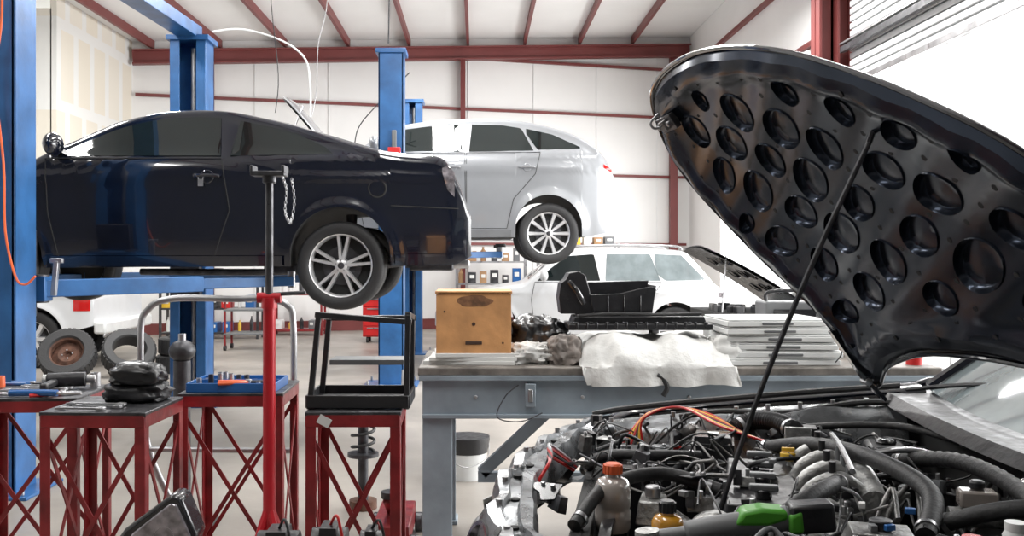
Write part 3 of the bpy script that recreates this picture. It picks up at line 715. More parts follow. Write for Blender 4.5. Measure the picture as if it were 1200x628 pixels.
def wrench(x,y,z,L,rot,label='chrome combination wrench lying on a red stand'):
    mb=MB(); mb.beam((-L/2,0,.006),(L/2,0,.006),.014,.008,'steel')
    mb.lathe([(.010,-.005),(.020,-.005),(.020,.005),(.010,.005)],(L/2+.015,0,.006),(0,0,1),'steel',14,True)
    for s in(-1,1): mb.beam((-L/2,s*.004,.006),(-L/2-.03,s*.016,.006),.010,.009,'steel')
    o=thing(mb,'wrench',(0,0,0),label,'wrench',.001,'hand wrenches'); o.location=(x,y,z); o.rotation_euler=(0,0,rot)
for i in range(6): wrench(-2.03+RN.uniform(-.06,.16),3.94+i*.055,.862,RN.uniform(.14,.24),RN.uniform(-.12,.12))
for i in range(3): wrench(-1.5+RN.uniform(-.03,.04),3.59+i*.055,.862,RN.uniform(.12,.18),RN.uniform(-.1,.1))
def pliers(x,y,z,rot,k):
    r=root('pliers',(x,y,z),'pliers with coloured plastic grips on a red stand','pliers',rot)
    mb=MB(); mb.beam((0,0,.01),(.07,.004,.01),.022,.012,'darksteel'); mb.cyl((.0,0,0),(0,0,.022),.013,'steel',12); mb.obj('jaws',r,bevel=.002)
    for s in(-1,1): mb=MB(); mb.tube([(0,s*.004,.01),(-.04,s*.022,.01),(-.13,s*.028,.01)],.008,k,8); mb.obj('grip',r)
pliers(-1.76,3.98,.86,.5,'red'); pliers(-1.0,4.10,.89,.2,'orange'); pliers(-2.02,4.26,.86,-.2,'bluetray')
r=root('impact_gun',(-1.82,4.18,.865),'black and grey air impact gun on a red stand','power tool',.3)
mb=MB(); mb.cyl((-.09,0,.035),(.07,0,.035),.032,'blackplastic',18); mb.cyl((.07,0,.035),(.11,0,.035),.018,'steel',12); mb.cyl((-.11,0,.035),(-.09,0,.035),.026,'castalu',16); mb.obj('motor_housing',r,bevel=.004)
mb=MB(); mb.beam((-.05,0,.03),(-.09,-.13,.02),.034,.03,'blackplastic'); mb.obj('grip',r,bevel=.008)
mb=MB()
mb.tube([(0,0,.02),(.12,.01,.02),(.2,.0,.02)],.014,'bluetray',10); mb.tube([(.2,0,.02),(.3,0,.02)],.007,'steel',8); o=thing(mb,'screwdriver',(0,0,0),'blue handled screwdriver on a red stand','screwdriver'); o.location=(-1.95,3.905,.86)
for (x,y,k,h_) in((-2.15,4.22,'orange',.05),(-1.74,4.27,'steel',.06),(-2.12,4.1,'darksteel',.045)):
    mb=MB(); mb.lathe([(.001,h_*.3),(.012,h_*.3),(.014,h_),(.022,h_),(.024,0),(.001,0)],(0,0,0),(0,0,1),k,16); o=thing(mb,'socket',(x,y,.86),'loose wrench socket on a red stand','socket')
for i,(x,y,z,d_) in enumerate(((-1.39,3.84,.86,(.23,.18,.08)),(-1.38,3.82,.935,(.19,.15,.08)))):
    mb=MB(); mb.lump((0,0,0),d_,'bag' if i else 'blackplastic',.35,3,.6,50,11+i); o=thing(mb,'work_glove',(x,y,z),'black padded work glove bunched on a red stand','glove',angle=1.2)
r=root('parts_tray',(-1.07,4.2,.86),'blue plastic tray full of sockets and bolts','tray')
mb=MB(); mb.box((0,0,.006),(.38,.28,.01),'bluetray')
for a in((0,-.14,.38,.008),(0,.14,.38,.008),(-.19,0,.008,.28),(.19,0,.008,.28),(0,0,.36,.006)): mb.box((a[0],a[1],.02),(a[2],a[3],.04),'bluetray')
mb.obj('tray_body',r,bevel=.002)
for i in range(16):
    x=-1.07-.155+(i%8)*.044; y=4.2+(-.07 if i<8 else .07)+RN.uniform(-.04,.04); h_=RN.uniform(.02,.06)
    mb=MB(); mb.lathe([(.001,h_*.5),(.007,h_*.5),(.008,h_),(.012,h_),(.013,0),(.001,0)],(0,0,0),(0,0,1),RN.choice(('steel','darksteel','steel')),12)
    thing(mb,'socket',(x,y,.872),'steel wrench socket in the blue tray','socket',group='sockets in the blue tray')

r=root('jack_stand',(-.80,3.6,0),'tall red under-hoist jack stand with steel screw and saddle','jack stand')
mb=MB(); mb.cyl((0,0,.3),(0,0,1.28),.024,'redjack',20); mb.cyl((0,0,1.25),(0,0,1.29),.030,'redjack',20)
mb.obj('column',r)
for i in range(4):
    a=math.pi/4+i*math.pi/2; mb=MB(); mb.tube([(0,0,.5),(.12*math.cos(a),.12*math.sin(a),.2),(.2*math.cos(a),.2*math.sin(a),.02)],.016,'redjack',8); mb.obj('leg',r)
mb=MB(); mb.cyl((0,0,1.28),(0,0,1.75),.015,'darksteel',18); mb.obj('screw',r)
mb=MB(); mb.box((0,0,1.765),(.13,.08,.018),'darksteel'); mb.box((-.06,0,1.78),(.012,.08,.03),'darksteel'); mb.box((.06,0,1.78),(.012,.08,.03),'darksteel'); mb.cyl((0,0,1.73),(0,0,1.76),.026,'darksteel',14); mb.obj('saddle',r,bevel=.003)
mb=MB(); mb.cyl((-.03,0,1.30),(.14,0,1.31),.008,'darksteel',10); mb.cyl((-.045,0,1.29),(.045,0,1.29),.02,'redjack',12); mb.obj('handle',r)
mb=MB()
P=catmull([(.05,0,1.755),(.07,-.02,1.70),(.065,-.02,1.62),(.085,-.02,1.58),(.10,-.02,1.66),(.09,-.02,1.74)],7)
for i,p in enumerate(P):
    mb.tube([p+V((math.cos(t)*(.004 if i%2 else .001),math.cos(t)*(.001 if i%2 else .004),math.sin(t)*.008)) for t in [q*math.pi/3 for q in range(6)]],.0013,'steel',5,2,closed=True)
mb.obj('chain',r)['kind']='stuff'

mb=MB(); mb.tube([(-1.38,4.62,.02),(-1.62,4.62,.5),(-1.66,4.62,1.05),(-1.62,4.62,1.19),(-1.5,4.62,1.24),(-1.2,4.6,1.24),(-1.05,4.6,1.24),(-.93,4.58,1.21),(-.90,4.58,1.1),(-.90,4.58,.6),(-.90,4.58,.02)],.016,'steel',12,8)
mb.cyl((-1.62,4.62,.5),(-.90,4.58,.5),.014,'steel',12)
thing(mb,'pipe_frame',(-1.27,4.6,0),'bent grey steel pipe frame standing behind the stands','frame')
r=root('transmission_jack',(-1.56,4.95,0),'dark steel pedestal jack behind the red stands','jack')
mb=MB(); mb.cyl((0,0,0),(0,0,.90),.045,'darksteel',14); mb.obj('column',r)
mb=MB(); mb.box((0,0,.02),(.3,.3,.04),'darksteel'); mb.obj('base',r,bevel=.004)
mb=MB(); mb.sphere((0,0,.95),(.07,.07,.06),'darksteel',16); mb.cyl((0,0,.98),(.0,0,1.04),.02,'steel',12); mb.obj('pump_head',r)

r=root('bucket',(-.07,6.15,0),'white plastic bucket with a dark band and wire handle','bucket')
mb=MB(); mb.lathe([(.001,0),(.115,0),(.135,.24),(.145,.25),(.145,.27),(.13,.27),(.11,.02),(.001,.02)],(0,0,0),(0,0,1),'whiteplastic',32); mb.lathe([(.134,.17),(.148,.25),(.148,.272),(.001,.275)],(0,0,0),(0,0,1),'blackplastic',32); mb.obj('pail',r)
mb=MB(); mb.tube([(-.14,0,.24),(-.13,-.08,.15),(0,-.16,.1),(.13,-.08,.15),(.14,0,.24)],.003,'steel',6); mb.obj('handle',r)
r=root('suspension_strut',(-.66,5.4,0),'dark coil-over strut standing under the stand','strut')
mb=MB(); mb.cyl((0,0,0),(0,0,.55),.03,'darksteel',14); mb.cyl((0,0,.3),(0,0,.32),.09,'darksteel',20); mb.cyl((0,0,.55),(0,0,.57),.08,'darksteel',20); mb.cyl((0,0,0),(0,0,.05),.08,'rust',16); mb.obj('damper',r)
mb=MB(); mb.tube([(.065*math.cos(a),.065*math.sin(a),.32+a*.0105) for a in [i*.5 for i in range(44)]],.009,'rubber',6,2); mb.obj('coil_spring',r)
r=root('hydraulic_jack',(-.42,4.75,0),'dark red floor jack under the red stand','jack')
mb=MB(); mb.box((0,0,.1),(.18,.5,.1),'redsteel'); mb.beam((0,.1,.12),(0,-.2,.28),.08,.05,'redsteel'); 
for sx in(-1,1):
    for yy in(-.2,.2): mb.cyl((sx*.09,yy,.05),(sx*.13,yy,.05),.05,'darksteel',14)
mb.obj('frame',r,bevel=.006); mb=MB(); mb.cyl((0,-.2,.28),(0,-.2,.31),.05,'darksteel',14); mb.obj('saddle',r); mb=MB(); mb.tube([(0,.2,.15),(0,.45,.5),(0,.6,.8)],.014,'steel',8); mb.obj('handle',r)
CZ=.47
r=root('headlamp',(-1.02,3.0,CZ+.015),'removed car headlamp with clear lens and black housing','headlamp')
mb=MB(); mb.prism([(-.17,0),(.10,.0),(.13,.08),(.08,.20),(.05,.21),(-.10,.10)],lambda a,b,t:V((a,t,b)),'blackgloss',-.03,.08); mb.obj('housing',r,bevel=.012)
mb=MB(); mb.prism([(-.13,.01),(.09,.01),(.115,.08),(.07,.18),(.05,.185),(-.07,.09)],lambda a,b,t:V((a,t,b)),'lamp',-.042,-.03); mb.lathe([(.032,0),(.03,-.01),(.01,-.015),(.001,-.016)],(.03,-.044,.08),(0,-1,0),'alloy',24); mb.obj('lens',r,bevel=.006)
r=root('tool_cart',(-.75,3.0,0),'low dark steel cart holding removed parts','cart')
mb=MB(); mb.box((-.05,0,CZ),(1.0,.28,.02),'darksteel')
mb.obj('shelf',r,bevel=.003)
for sx in(-.5,.4):
    for sy in(-.12,.12): mb=MB(); mb.box((sx,sy,CZ/2+.03),(.03,.03,CZ-.06),'darksteel'); mb.cyl((sx-.015,sy,.04),(sx+.015,sy,.04),.04,'rubber',14); mb.obj('leg',r)
for i,(x,y,s) in enumerate(((-.63,2.97,(.13,.12,.13)),(-.47,2.98,(.11,.12,.14)),(-.34,3.0,(.07,.10,.12)))):
    mb=MB()
    mb.cyl((-s[0]/2,0,s[2]*.4),(s[0]/2,0,s[2]*.4),s[2]*.38,'blackplastic',18); mb.box((0,0,s[2]*.5),(s[0]*.6,s[1],s[2]*.7),'blackplastic',None,.8); mb.cyl((0,-s[1]/2-.01,s[2]*.5),(0,-s[1]/2,s[2]*.5),.022,'steel',16); mb.tube([(0,0,s[2]*.8),(.03,-.05,s[2]+.02),(.05,-.06,s[2]*.6),(.06,-.06,.01)],.005,'red' if i==1 else 'rubber',7)
    thing(mb,'plastic_bracket',(x,y,CZ+.01),'removed black plastic car part on the cart','car part',.004,'removed car parts on the cart')

def tyre(loc,rot,rim,label):
    e=root('tyre',loc,label,'tyre',0,'old tyres on the floor'); e.rotation_euler=rot
    rr,r_,h=.19,.31,.105
    mb=MB(); mb.lathe([(rr*.98,-h*.8),(rr*1.06,-h),(r_*.93,-h),(r_*.985,-h*.85),(r_,-h*.5),(r_,h*.5),(r_*.985,h*.85),(r_*.93,h),(rr*1.06,h),(rr*.98,h*.8)],(0,0,0),(0,0,1),'rubber',40,True)
    for i in range(36):
        a=2*math.pi*i/36; mb.box((math.cos(a)*r_,math.sin(a)*r_,0),(.008,.03,.17),'rubber',Matrix.Rotation(a,3,'Z'))
    mb.obj('casing',e)
    if rim:
        mb=MB(); mb.lathe([(rr,-h*.8),(rr*.9,0),(rr*.9,h*.6),(rr,h*.8)],(0,0,0),(0,0,1),rim,32); mb.lathe([(.001,-.02),(.03,-.02),(.05,.02),(.1,.03),(rr*.9,-.01)],(0,0,0),(0,0,1),rim,24)
        for i in range(4): a=i*math.pi/2; mb.cyl((math.cos(a)*.055,math.sin(a)*.055,.01),(math.cos(a)*.055,math.sin(a)*.055,.03),.008,'steel',8)
        mb.obj('rim',e)
tyre((-4.72,10.8,.31),(math.radians(54),-.15,.3),'rust','worn black tyre on a rusty steel rim leaning on others')
tyre((-4.22,11.35,.28),(math.radians(42),.4,.1),None,'worn black tyre leaning behind the rusty rim one')
tyre((-3.72,11.8,.11),(0,0,0),None,'black tyre lying flat on the floor')
tyre((-3.69,11.8,.33),(0,0,.4),None,'black tyre stacked on another tyre')

def shelf(x,y,w,h,levels,rot,label,k='steel',fill=True):
    r=root('shelving_unit',(x,y,0),label,'shelf',rot)
    for sx in(-1,1):
        for sy in(-.2,.2): mb=MB(); mb.box((sx*w/2,sy,h/2),(.04,.04,h),k); mb.obj('post',r)
    for i in range(levels):
        z=.1+i*(h-.15)/(levels-1)
        mb=MB(); mb.box((0,0,z),(w,.42,.03),k); mb.obj('shelf_board',r)
        if fill:
            xx=-w/2+.08
            while xx<w/2-.12:
                kk=RN.choice(('bluetray','red','whiteplastic','darksteel','yellow','card','whiteplastic','greyplastic','darksteel','greyplastic')); hh=RN.uniform(.12,.28); ww=RN.uniform(.06,.2)
                px,py=x+xx,y
                mb=MB()
                if ww<.12:
                    mb.lathe([(.001,0),(ww*.45,0),(ww*.45,hh*.7),(ww*.18,hh*.85),(ww*.18,hh),(.001,hh)],(0,0,0),(0,0,1),kk,12)
                    thing(mb,'bottle',(px,py,z+.015),'workshop fluid bottle on a shelf','bottle',group='bottles on the shelving')
                else:
                    mb.box((0,0,hh/2),(ww*.9,.3,hh),kk); mb.box((0,-.155,hh*.6),(ww*.5,.01,hh*.3),'paper'); thing(mb,'storage_box',(px,py,z+.015),'labelled storage box on a shelf','box',.006,'boxes on the shelving')
                xx+=.21
shelf(.25,17.8,1.3,1.8,5,.0,'tall metal shelving full of bottles and boxes')
shelf(1.9,17.9,1.5,1.7,5,.0,'metal shelving unit with workshop supplies')
shelf(-4.7,16.6,1.7,1.0,3,.0,'low metal shelving with assorted parts','darksteel')
shelf(-3.3,17.3,.9,.8,2,.0,'low red rack with parts','redsteel')
r=root('tool_cabinet',(-1.55,15.9,0),'red rolling tool cabinet with drawers','cabinet')
mb=MB(); mb.box((0,0,.55),(.75,.45,.9),'red'); mb.obj('body',r,bevel=.01)
for sx in(-1,1):
    for sy in(-1,1): mb=MB(); mb.cyl((sx*.3-.02,sy*.16,.05),(sx*.3+.02,sy*.16,.05),.05,'rubber',12); mb.obj('caster',r)
for i in range(5):
    mb=MB(); mb.box((0,-.232,.2+i*.16),(.7,.02,.145),'red'); d=mb.obj('drawer',r,bevel=.004); mb=MB(); mb.box((0,-.25,.25+i*.16),(.6,.02,.018),'steel'); mb.obj('handle',d)
r=root('trolley',(-3.55,14.6,0),'small steel trolley under the raised coupe','trolley')
for z in(.25,.62): mb=MB(); mb.box((0,0,z),(.7,.45,.03),'greyplastic'); mb.obj('shelf',r,bevel=.005)
for sx in(-1,1):
    for sy in(-1,1): mb=MB(); mb.box((sx*.33,sy*.2,.4),(.03,.03,.72),'redsteel'); mb.cyl((sx*.33-.02,sy*.2,.04),(sx*.33+.02,sy*.2,.04),.04,'rubber',12); mb.obj('leg',r)

# ---------------------------------------------------------------- foreground car
FG=root('car',(.9,2.6,0),'black car with raised hood and exposed engine bay','car')
F0,F1,R0,R1=V((.10,1.90,0)),V((.44,3.52,0)),V((1.33,1.62,0)),V((1.43,3.2,0))
def B(u,v,z):
    p=F0.lerp(F1,v).lerp(R0.lerp(R1,v),u)
    bow=-.13*math.sin(max(0,min(1,v))*math.pi)*max(0,1-max(0,u)*2.5)
    return V((p.x+bow,p.y,z))
cx_=(B(1,.5,0)-B(.5,.5,0)).normalized(); ang=math.atan2(cx_.y,cx_.x); RZ=Matrix.Rotation(ang,3,'Z')
def part(mb,name,bevel=0,angle=.6,**kw): return mb.obj(name,FG,bevel=bevel,world=True,angle=angle,**kw)
mb=MB(); mb.add([B(-.05,-.1,.42),B(1.05,-.1,.42),B(1.05,1.05,.42),B(-.05,1.05,.42)],[(0,1,2,3)],'under'); 
mb.grid([[B(-.03,1.02,.42),B(1.03,1.02,.42)],[B(-.03,1.02,.84),B(1.03,1.02,.97)]],'darksteel'); mb.grid([[B(1.02,-.1,.42),B(1.02,1.02,.42)],[B(1.02,-.1,.97),B(1.02,1.02,.97)]],'under',True)
mb.grid([[B(-.03,-.1,.42),B(1.03,-.1,.42)],[B(-.03,-.1,.8),B(1.03,-.1,.9)]],'darksteel'); part(mb,'engine_bay_tub')
def fenderrow(v,sgn):
    rows=[]
    for i in range(31):
        u=-.02+i/30*1.1; zt=.845+.15*max(0,u)**.8-(.05*max(0,.12-u)/.12)
        c=B(u,v,0); row=[]
        for dy,dz in((-.02,-.05),(-.015,-.008),(0,.0),(.05,.012),(.10,.004),(.14,-.03),(.16,-.12),(.165,-.4)):
            row.append(V((c.x,c.y+sgn*dy,zt+dz)))
        rows.append(row)
    return rows
mb=MB(); mb.grid(fenderrow(1.0,1),'blackpaint'); part(mb,'fender',angle=1.)
mb=MB(); mb.grid(fenderrow(-.12,-1),'blackpaint',True); part(mb,'fender',angle=1.)
mb=MB(); mb.tube([B(u,.985,.862+.15*u**.8) for u in [i/12 for i in range(13)]],.011,'rubber',8); part(mb,'weatherstrip')
mb=MB(); mb.tube([B(.3+u*.65,.94,.88+.08*u+.01*math.sin(u*9)) for u in [i/10 for i in range(11)]],.011,'rubber',8); part(mb,'hose')
mb=MB(); rows=[]
for i in range(25):
    u=.02+i/24*.96; zt=.83+.14*u**.8
    rows.append([B(u,.975,zt),B(u,.955,zt-.004),B(u,.93,zt-.01+.01*math.sin(u*19)),B(u,.91,zt-.05),B(u,.89,zt-.16)])
mb.grid(rows,'sheetgrey',True)
for i in range(9): c=B(.08+i*.1,.945,.835+.14*(.08+i*.1)**.8); mb.cyl(c-V((0,0,.01)),c+V((0,0,.012)),.008,'steel',8)
part(mb,'inner_wing',angle=.7)
# radiator support: crumpled pressed metal, uneven width
vv=[i/34 for i in range(-1,36)]
mb=MB(); P=[B(.0,v,.832+.02*math.sin(v*math.pi)+.014*noise.noise(V((v*9,0,0)))*2)+V((.03*noise.noise(V((v*7,3,0))),0,0)) for v in vv]
rows=[]
for i,p in enumerate(P):
    ww=.050*(1+.45*noise.noise(V((vv[i]*11,7,2)))); nz=.02*noise.noise(V((vv[i]*14,1,5)))
    rows.append([p+V((dx*ww/.045,0,dz)) for dx,dz in((-.065,-.13),(-.058,-.03-nz),(-.045,nz),(-.02,.004+nz),(-.015,-.014),(.01,-.014-nz),(.015,.004),(.04,-nz),(.048,-.03),(.05,-.09))])
mb.grid(rows,'sheetgrey')
for i,p in enumerate(P[1:-1]):
    if i%4==0: mb.cyl(p+V((-.03,0,-.004)),p+V((-.03,0,.012)),.008,'steel',8)
    elif i%4==2: mb.cyl(p+V((-.002,0,-.018)),p+V((-.002,0,-.008)),.013,'under',12)
part(mb,'radiator_support',angle=.5)
mb=MB(); P=[B(-.07,v,.66)+V((-.02*math.sin(v*math.pi),0,.02*noise.noise(V((v*6,9,0))))) for v in [i/24 for i in range(-1,26)]]
rows=[[p+V((dx,0,dz)) for dx,dz in((.02,.05),(-.02,.055),(-.035,.04),(-.03,.01),(-.04,0),(-.03,-.01),(-.035,-.04),(-.02,-.055),(.02,-.05))] for p in P]
mb.grid(rows,'sheetgrey'); part(mb,'bumper_beam',angle=.5)
for v in(.06,.22,.4,.58,.74,.9):
    mb=MB(); mb.beam(B(-.08,v,.70),B(-.01,v+.02,.825),.045,.008,'sheetgrey'); mb.beam(B(-.09,v+.04,.73),B(-.0,v+.03,.80),.02,.02,'darksteel'); mb.cyl(B(-.05,v,.765),B(-.05,v,.785),.012,'steel',8)
    mb.prism([(0,0),(.07,.01),(.09,.05),(.05,.09),(-.01,.06)],lambda a,b,t,v=v:B(-.09,v+.05,.70)+V((a,t,b)),'castalu' if v<.5 else 'grime',0,.012)
    part(mb,'front_bracket',bevel=.002)
for v in(.12,.3,.45,.66,.86):
    mb=MB(); c=B(-.05,v,.77); mb.tube([c+V((-.02,-.08,-.05)),c+V((0,-.03,.04)),c+V((.02,.05,.05)),c+V((.03,.12,.03)),c+V((.08,.14,.05))],.010,'rubber',8); part(mb,'cable')
for v in(.20,.84):
    mb=MB(); c=B(-.055,v,.74); mb.lathe([(.06,.0),(.07,.04),(.06,.04),(.05,-.02),(.001,-.03)],c,(-.9,-.3,.3),'lamp',28); mb.lathe([(.07,.04),(.08,.03),(.07,-.05),(.04,-.07)],c,(-.9,-.3,.3),'blackplastic',28)
    part(mb,'headlamp_bulb_holder')
mb=MB(); a=B(.09,.12,.76);b=B(.09,.8,.76); mb.beam(a,b,.05,.05,'under'); mb.beam(a-V((0,0,.18)),b-V((0,0,.18)),.035,.32,'darksteel')
for i in range(26):
    p=a.lerp(b,(i+.5)/26); mb.beam(p+V((0,0,.0)),p+V((0,0,.027)),.054,.008,'under',(1,0,0))
part(mb,'radiator',bevel=.003)
for v in(.3,.62):
    mb=MB()
    c=B(.15,v,.64); ax=cx_; mb.lathe([(.15,0),(.155,.03),(.145,.03),(.14,0)],c,ax,'blackplastic',32,True); mb.cyl(c,c+ax*.06,.045,'blackplastic',20)
    for i in range(7):
        a=i*2*math.pi/7; _,x_,y_=mb.frame(ax); d=x_*math.cos(a)+y_*math.sin(a); mb.beam(c+ax*.02+d*.04,c+ax*.02+d*.14,.035,.008,'blackplastic',ax)
    part(mb,'radiator_fan')
eng=B(.50,.46,.59)
mb=MB(); mb.box(eng,(.42,.62,.34),'darksteel',RZ); mb.box(eng+V((0,0,.17)),(.30,.58,.06),'castalu',RZ)
for i in range(9):
    for s in(-1,1): p=eng+RZ@V((s*.155,-.27+i*.067,.19)); mb.cyl(p,p+V((0,0,.03)),.009,'steel',8)
for i in range(7): p=eng+RZ@V((-.215,-.25+i*.083,0)); mb.box(p,(.02,.014,.28),'grime',RZ)
part(mb,'engine_block',bevel=.008)
mb=MB(); vc=eng+V((0,0,.225)); mb.box(vc+RZ@V((-.06,0,0)),(.20,.56,.07),'blackplastic',RZ,.88,.96)
for i in range(4): p=vc+RZ@V((-.06,-.2+i*.135,.035)); mb.cyl(p,p+V((0,0,.025)),.02,'blackgloss',14); mb.box(p+V((0,0,.028)),(.07,.025,.016),'greyplastic',RZ)
part(mb,'valve_cover',bevel=.004)
mb=MB(); p=vc+RZ@V((.02,.21,.05)); mb.cyl(p,p+V((0,0,.022)),.022,'yellow',18); mb.box(p+V((0,0,.03)),(.036,.010,.012),'yellow',RZ); part(mb,'oil_filler_cap',bevel=.002)
mb=MB(); a=eng+RZ@V((.19,-.24,.27)); b=eng+RZ@V((.19,.26,.27)); mb.tube([a,a.lerp(b,.5)+V((0,0,.012)),b],.036,'castalu',16)
for i in range(4):
    q=a.lerp(b,.1+.27*i); mb.tube([q,q+RZ@V((-.07,0,.05)),q+RZ@V((-.14,0,.02)),q+RZ@V((-.17,0,-.05))],.017,'castalu',12)
    mb.cyl(q+RZ@V((-.09,0,.055)),q+RZ@V((-.09,0,.09)),.009,'blackplastic',10)
mb.cyl(b,b+RZ@V((0,.06,0)),.034,'darksteel',18); part(mb,'intake_manifold',angle=.9)
mb=MB(); a2=a+RZ@V((-.05,0,.08)); mb.tube([a2,a2+RZ@V((0,.25,.01)),a2+RZ@V((0,.48,0))],.007,'steel',8)
for i in range(4): q=a2+RZ@V((0,.06+.12*i,0)); mb.cyl(q,q-V((0,0,.05)),.009,RN.choice(('greyplastic','blackplastic')),10)
part(mb,'fuel_rail')
def pulley(mb,c,r,ax,k='darksteel'):
    mb.lathe([(.001,.0),(r*.4,.0),(r*.45,.01),(r*.85,.01),(r,.014),(r*.93,.007),(r,.0),(r*.93,-.007),(r,-.014),(r*.5,-.02),(.001,-.02)],c,ax,k,28)
nax=RZ@V((0,-1,0))
for (x,z,r_) in((-.10,.08,.055),(.10,.12,.045),(0,-.05,.085),(-.16,-.03,.05),(.15,-.02,.06)):
    mb=MB(); c=eng+RZ@V((x,-.36,z)); pulley(mb,c,r_,nax); part(mb,'pulley')
mb=MB()
loop=[eng+RZ@V((x,-.36,z)) for x,z in((-.15,.1),(-.05,.14),(.08,.165),(.15,.12),(.2,0),(.1,-.1),(0,-.135),(-.12,-.1),(-.21,-.03))]
mb.tube(loop,.007,'rubber',6,4,closed=True); part(mb,'drive_belt')
mb=MB(); c=B(.33,.24,.78); mb.lathe([(.001,-.07),(.045,-.07),(.065,-.05),(.068,-.01),(.06,0),(.068,.01),(.065,.05),(.045,.07),(.001,.07)],c,nax,'castalu',24)
for i in range(12):
    a=i*math.pi/6; _,x_,y_=mb.frame(nax); d=x_*math.cos(a)+y_*math.sin(a); mb.beam(c+nax*.045+d*.03,c+nax*.06+d*.06,.008,.03,'darksteel',nax)
pulley(mb,c+nax*.09,.035,nax); part(mb,'alternator')
mb=MB(); c=B(.24,.5,.80); mb.tube([c+V((-.02,.25,0)),c+V((.03,.1,.03)),c,c+V((0,-.15,-.02)),c+V((.05,-.3,-.04))],.026,'grime',14); mb.box(c+V((.0,.05,.03)),(.10,.18,.008),'sheetgrey',RZ)
for i in range(5): mb.cyl(c+V((-.04+.02*i,.12-.06*i,.033)),c+V((-.04+.02*i,.12-.06*i,.045)),.007,'steel',8)
part(mb,'heat_shield',bevel=.003)
mb=MB(); c=B(.62,.78,.87); mb.cyl(c,c+RZ@V((0,.09,0)),.032,'castalu',20); mb.box(c+RZ@V((.04,.04,.01)),(.04,.07,.05),'blackplastic',RZ); mb.box(c+RZ@V((0,-.01,0)),(.08,.014,.08),'castalu',RZ); part(mb,'throttle_body',bevel=.003)
mb=MB(); mb.box(B(.82,.70,.87),(.13,.18,.05),'blackplastic',RZ,.8); mb.cyl(B(.82,.70,.89),B(.82,.70,.91),.03,'blackgloss',18); part(mb,'engine_cover',bevel=.012)
mb=MB(); mb.box(B(.58,.14,.84),(.14,.11,.08),'castalu',RZ,.85); mb.cyl(B(.58,.14,.87),B(.58,.14,.90),.024,'blackplastic',18); 
for i in range(4): mb.cyl(B(.52+.04*i,.08,.875),B(.52+.04*i,.08,.89),.007,'steel',8)
part(mb,'power_steering_pump',bevel=.008)
mb=MB(); mb.box(B(.20,.62,.82),(.10,.14,.05),'sheetgrey',RZ,.85); part(mb,'bracket',bevel=.005)
mb=MB(); mb.box(B(.24,.36,.80),(.08,.12,.06),'castalu',RZ,.8); mb.cyl(B(.24,.36,.83),B(.24,.36,.86),.02,'steel',14); part(mb,'thermostat_housing',bevel=.005)
r_=B(.22,.87,.63)
mb=MB(); mb.box(r_+V((0,0,.0)),(.24,.17,.26),'blackplastic',RZ); mb.box(r_+V((0,0,.14)),(.245,.175,.03),'greyplastic',RZ); 
for s in(-1,1): p=r_+RZ@V((s*.09,-.05,.155)); mb.cyl(p,p+V((0,0,.02)),.010,'steel',10); mb.box(p+V((0,0,.018)),(.035,.025,.012),'darksteel' if s<0 else 'red',RZ)
part(mb,'battery',bevel=.006)
mb=MB(); p=B(.38,.74,.82); mb.box(p,(.13,.14,.09),'blackplastic',RZ); mb.box(p+V((0,0,.055)),(.12,.13,.022),'blackgloss',RZ,.9); mb.box(p+V((0,0,.068)),(.035,.045,.002),'paper',RZ); part(mb,'fuse_box',bevel=.006)
for (u,v) in((.74,.93),(.78,.03)):
    mb=MB(); c=B(u,v,.82); mb.lathe([(.13,-.3),(.12,0),(.10,.03),(.05,.035),(.03,.05),(.001,.05)],c,(0,0,1),'blackpaint',32)
    for i in range(3): a=i*2.09; mb.cyl(c+V((.075*math.cos(a),.075*math.sin(a),.03)),c+V((.075*math.cos(a),.075*math.sin(a),.06)),.009,'steel',8)
    part(mb,'strut_tower')
mb=MB(); c=B(.93,.30,.85); ax=-cx_; mb.lathe([(.001,-.06),(.09,-.06),(.11,-.02),(.11,.01),(.09,.05),(.04,.07),(.001,.07)],c,ax,'blackgloss',32); mb.cyl(c+ax*.07,c+ax*.2,.022,'castalu',14); part(mb,'brake_booster')
mb=MB(); q=c+ax*.14+V((0,0,.045)); mb.box(q,(.08,.05,.04),'clear',RZ); mb.cyl(q+V((0,0,.02)),q+V((0,0,.042)),.017,'blackplastic',16); part(mb,'brake_fluid_reservoir',bevel=.006)
def jug(c,w,d,h,k,capk,name):
    mb=MB(); c=V(c)
    mb.lathe([(.001,0),(w*.9,0),(w,.01),(w,h*.35),(w*.93,h*.4),(w,h*.45),(w,h*.78),(w*.8,h*.9),(w*.45,h*.94),(w*.43,h),(.001,h)],c,(0,0,1),k,28)
    o=part(mb,name,angle=.9)
    mb=MB(); mb.lathe([(w*.5,0),(w*.52,.005),(w*.5,.022),(w*.4,.026),(.001,.026)],c+V((0,0,h)),(0,0,1),capk,20)
    for i in range(14):
        a=i*math.pi/7; mb.beam(c+V((w*.5*math.cos(a),w*.5*math.sin(a),h)),c+V((w*.5*math.cos(a),w*.5*math.sin(a),h+.022)),.004,.004,capk,(1,0,0))
    m2=mb.obj('cap',o); m2.location=-V(FG.location); return o
jug((.345,2.40,.75),.046,0,.145,'clear','orange','coolant_bottle')
jug((.43,2.13,.77),.036,0,.10,'amber','blackplastic','fluid_bottle')
JP=[(.345,2.40),(.43,2.13)]
def nearjug(p): return any(math.hypot(p.x-a,p.y-b)<.09 for a,b in JP) or (p.x<.5 and p.y<2.35)
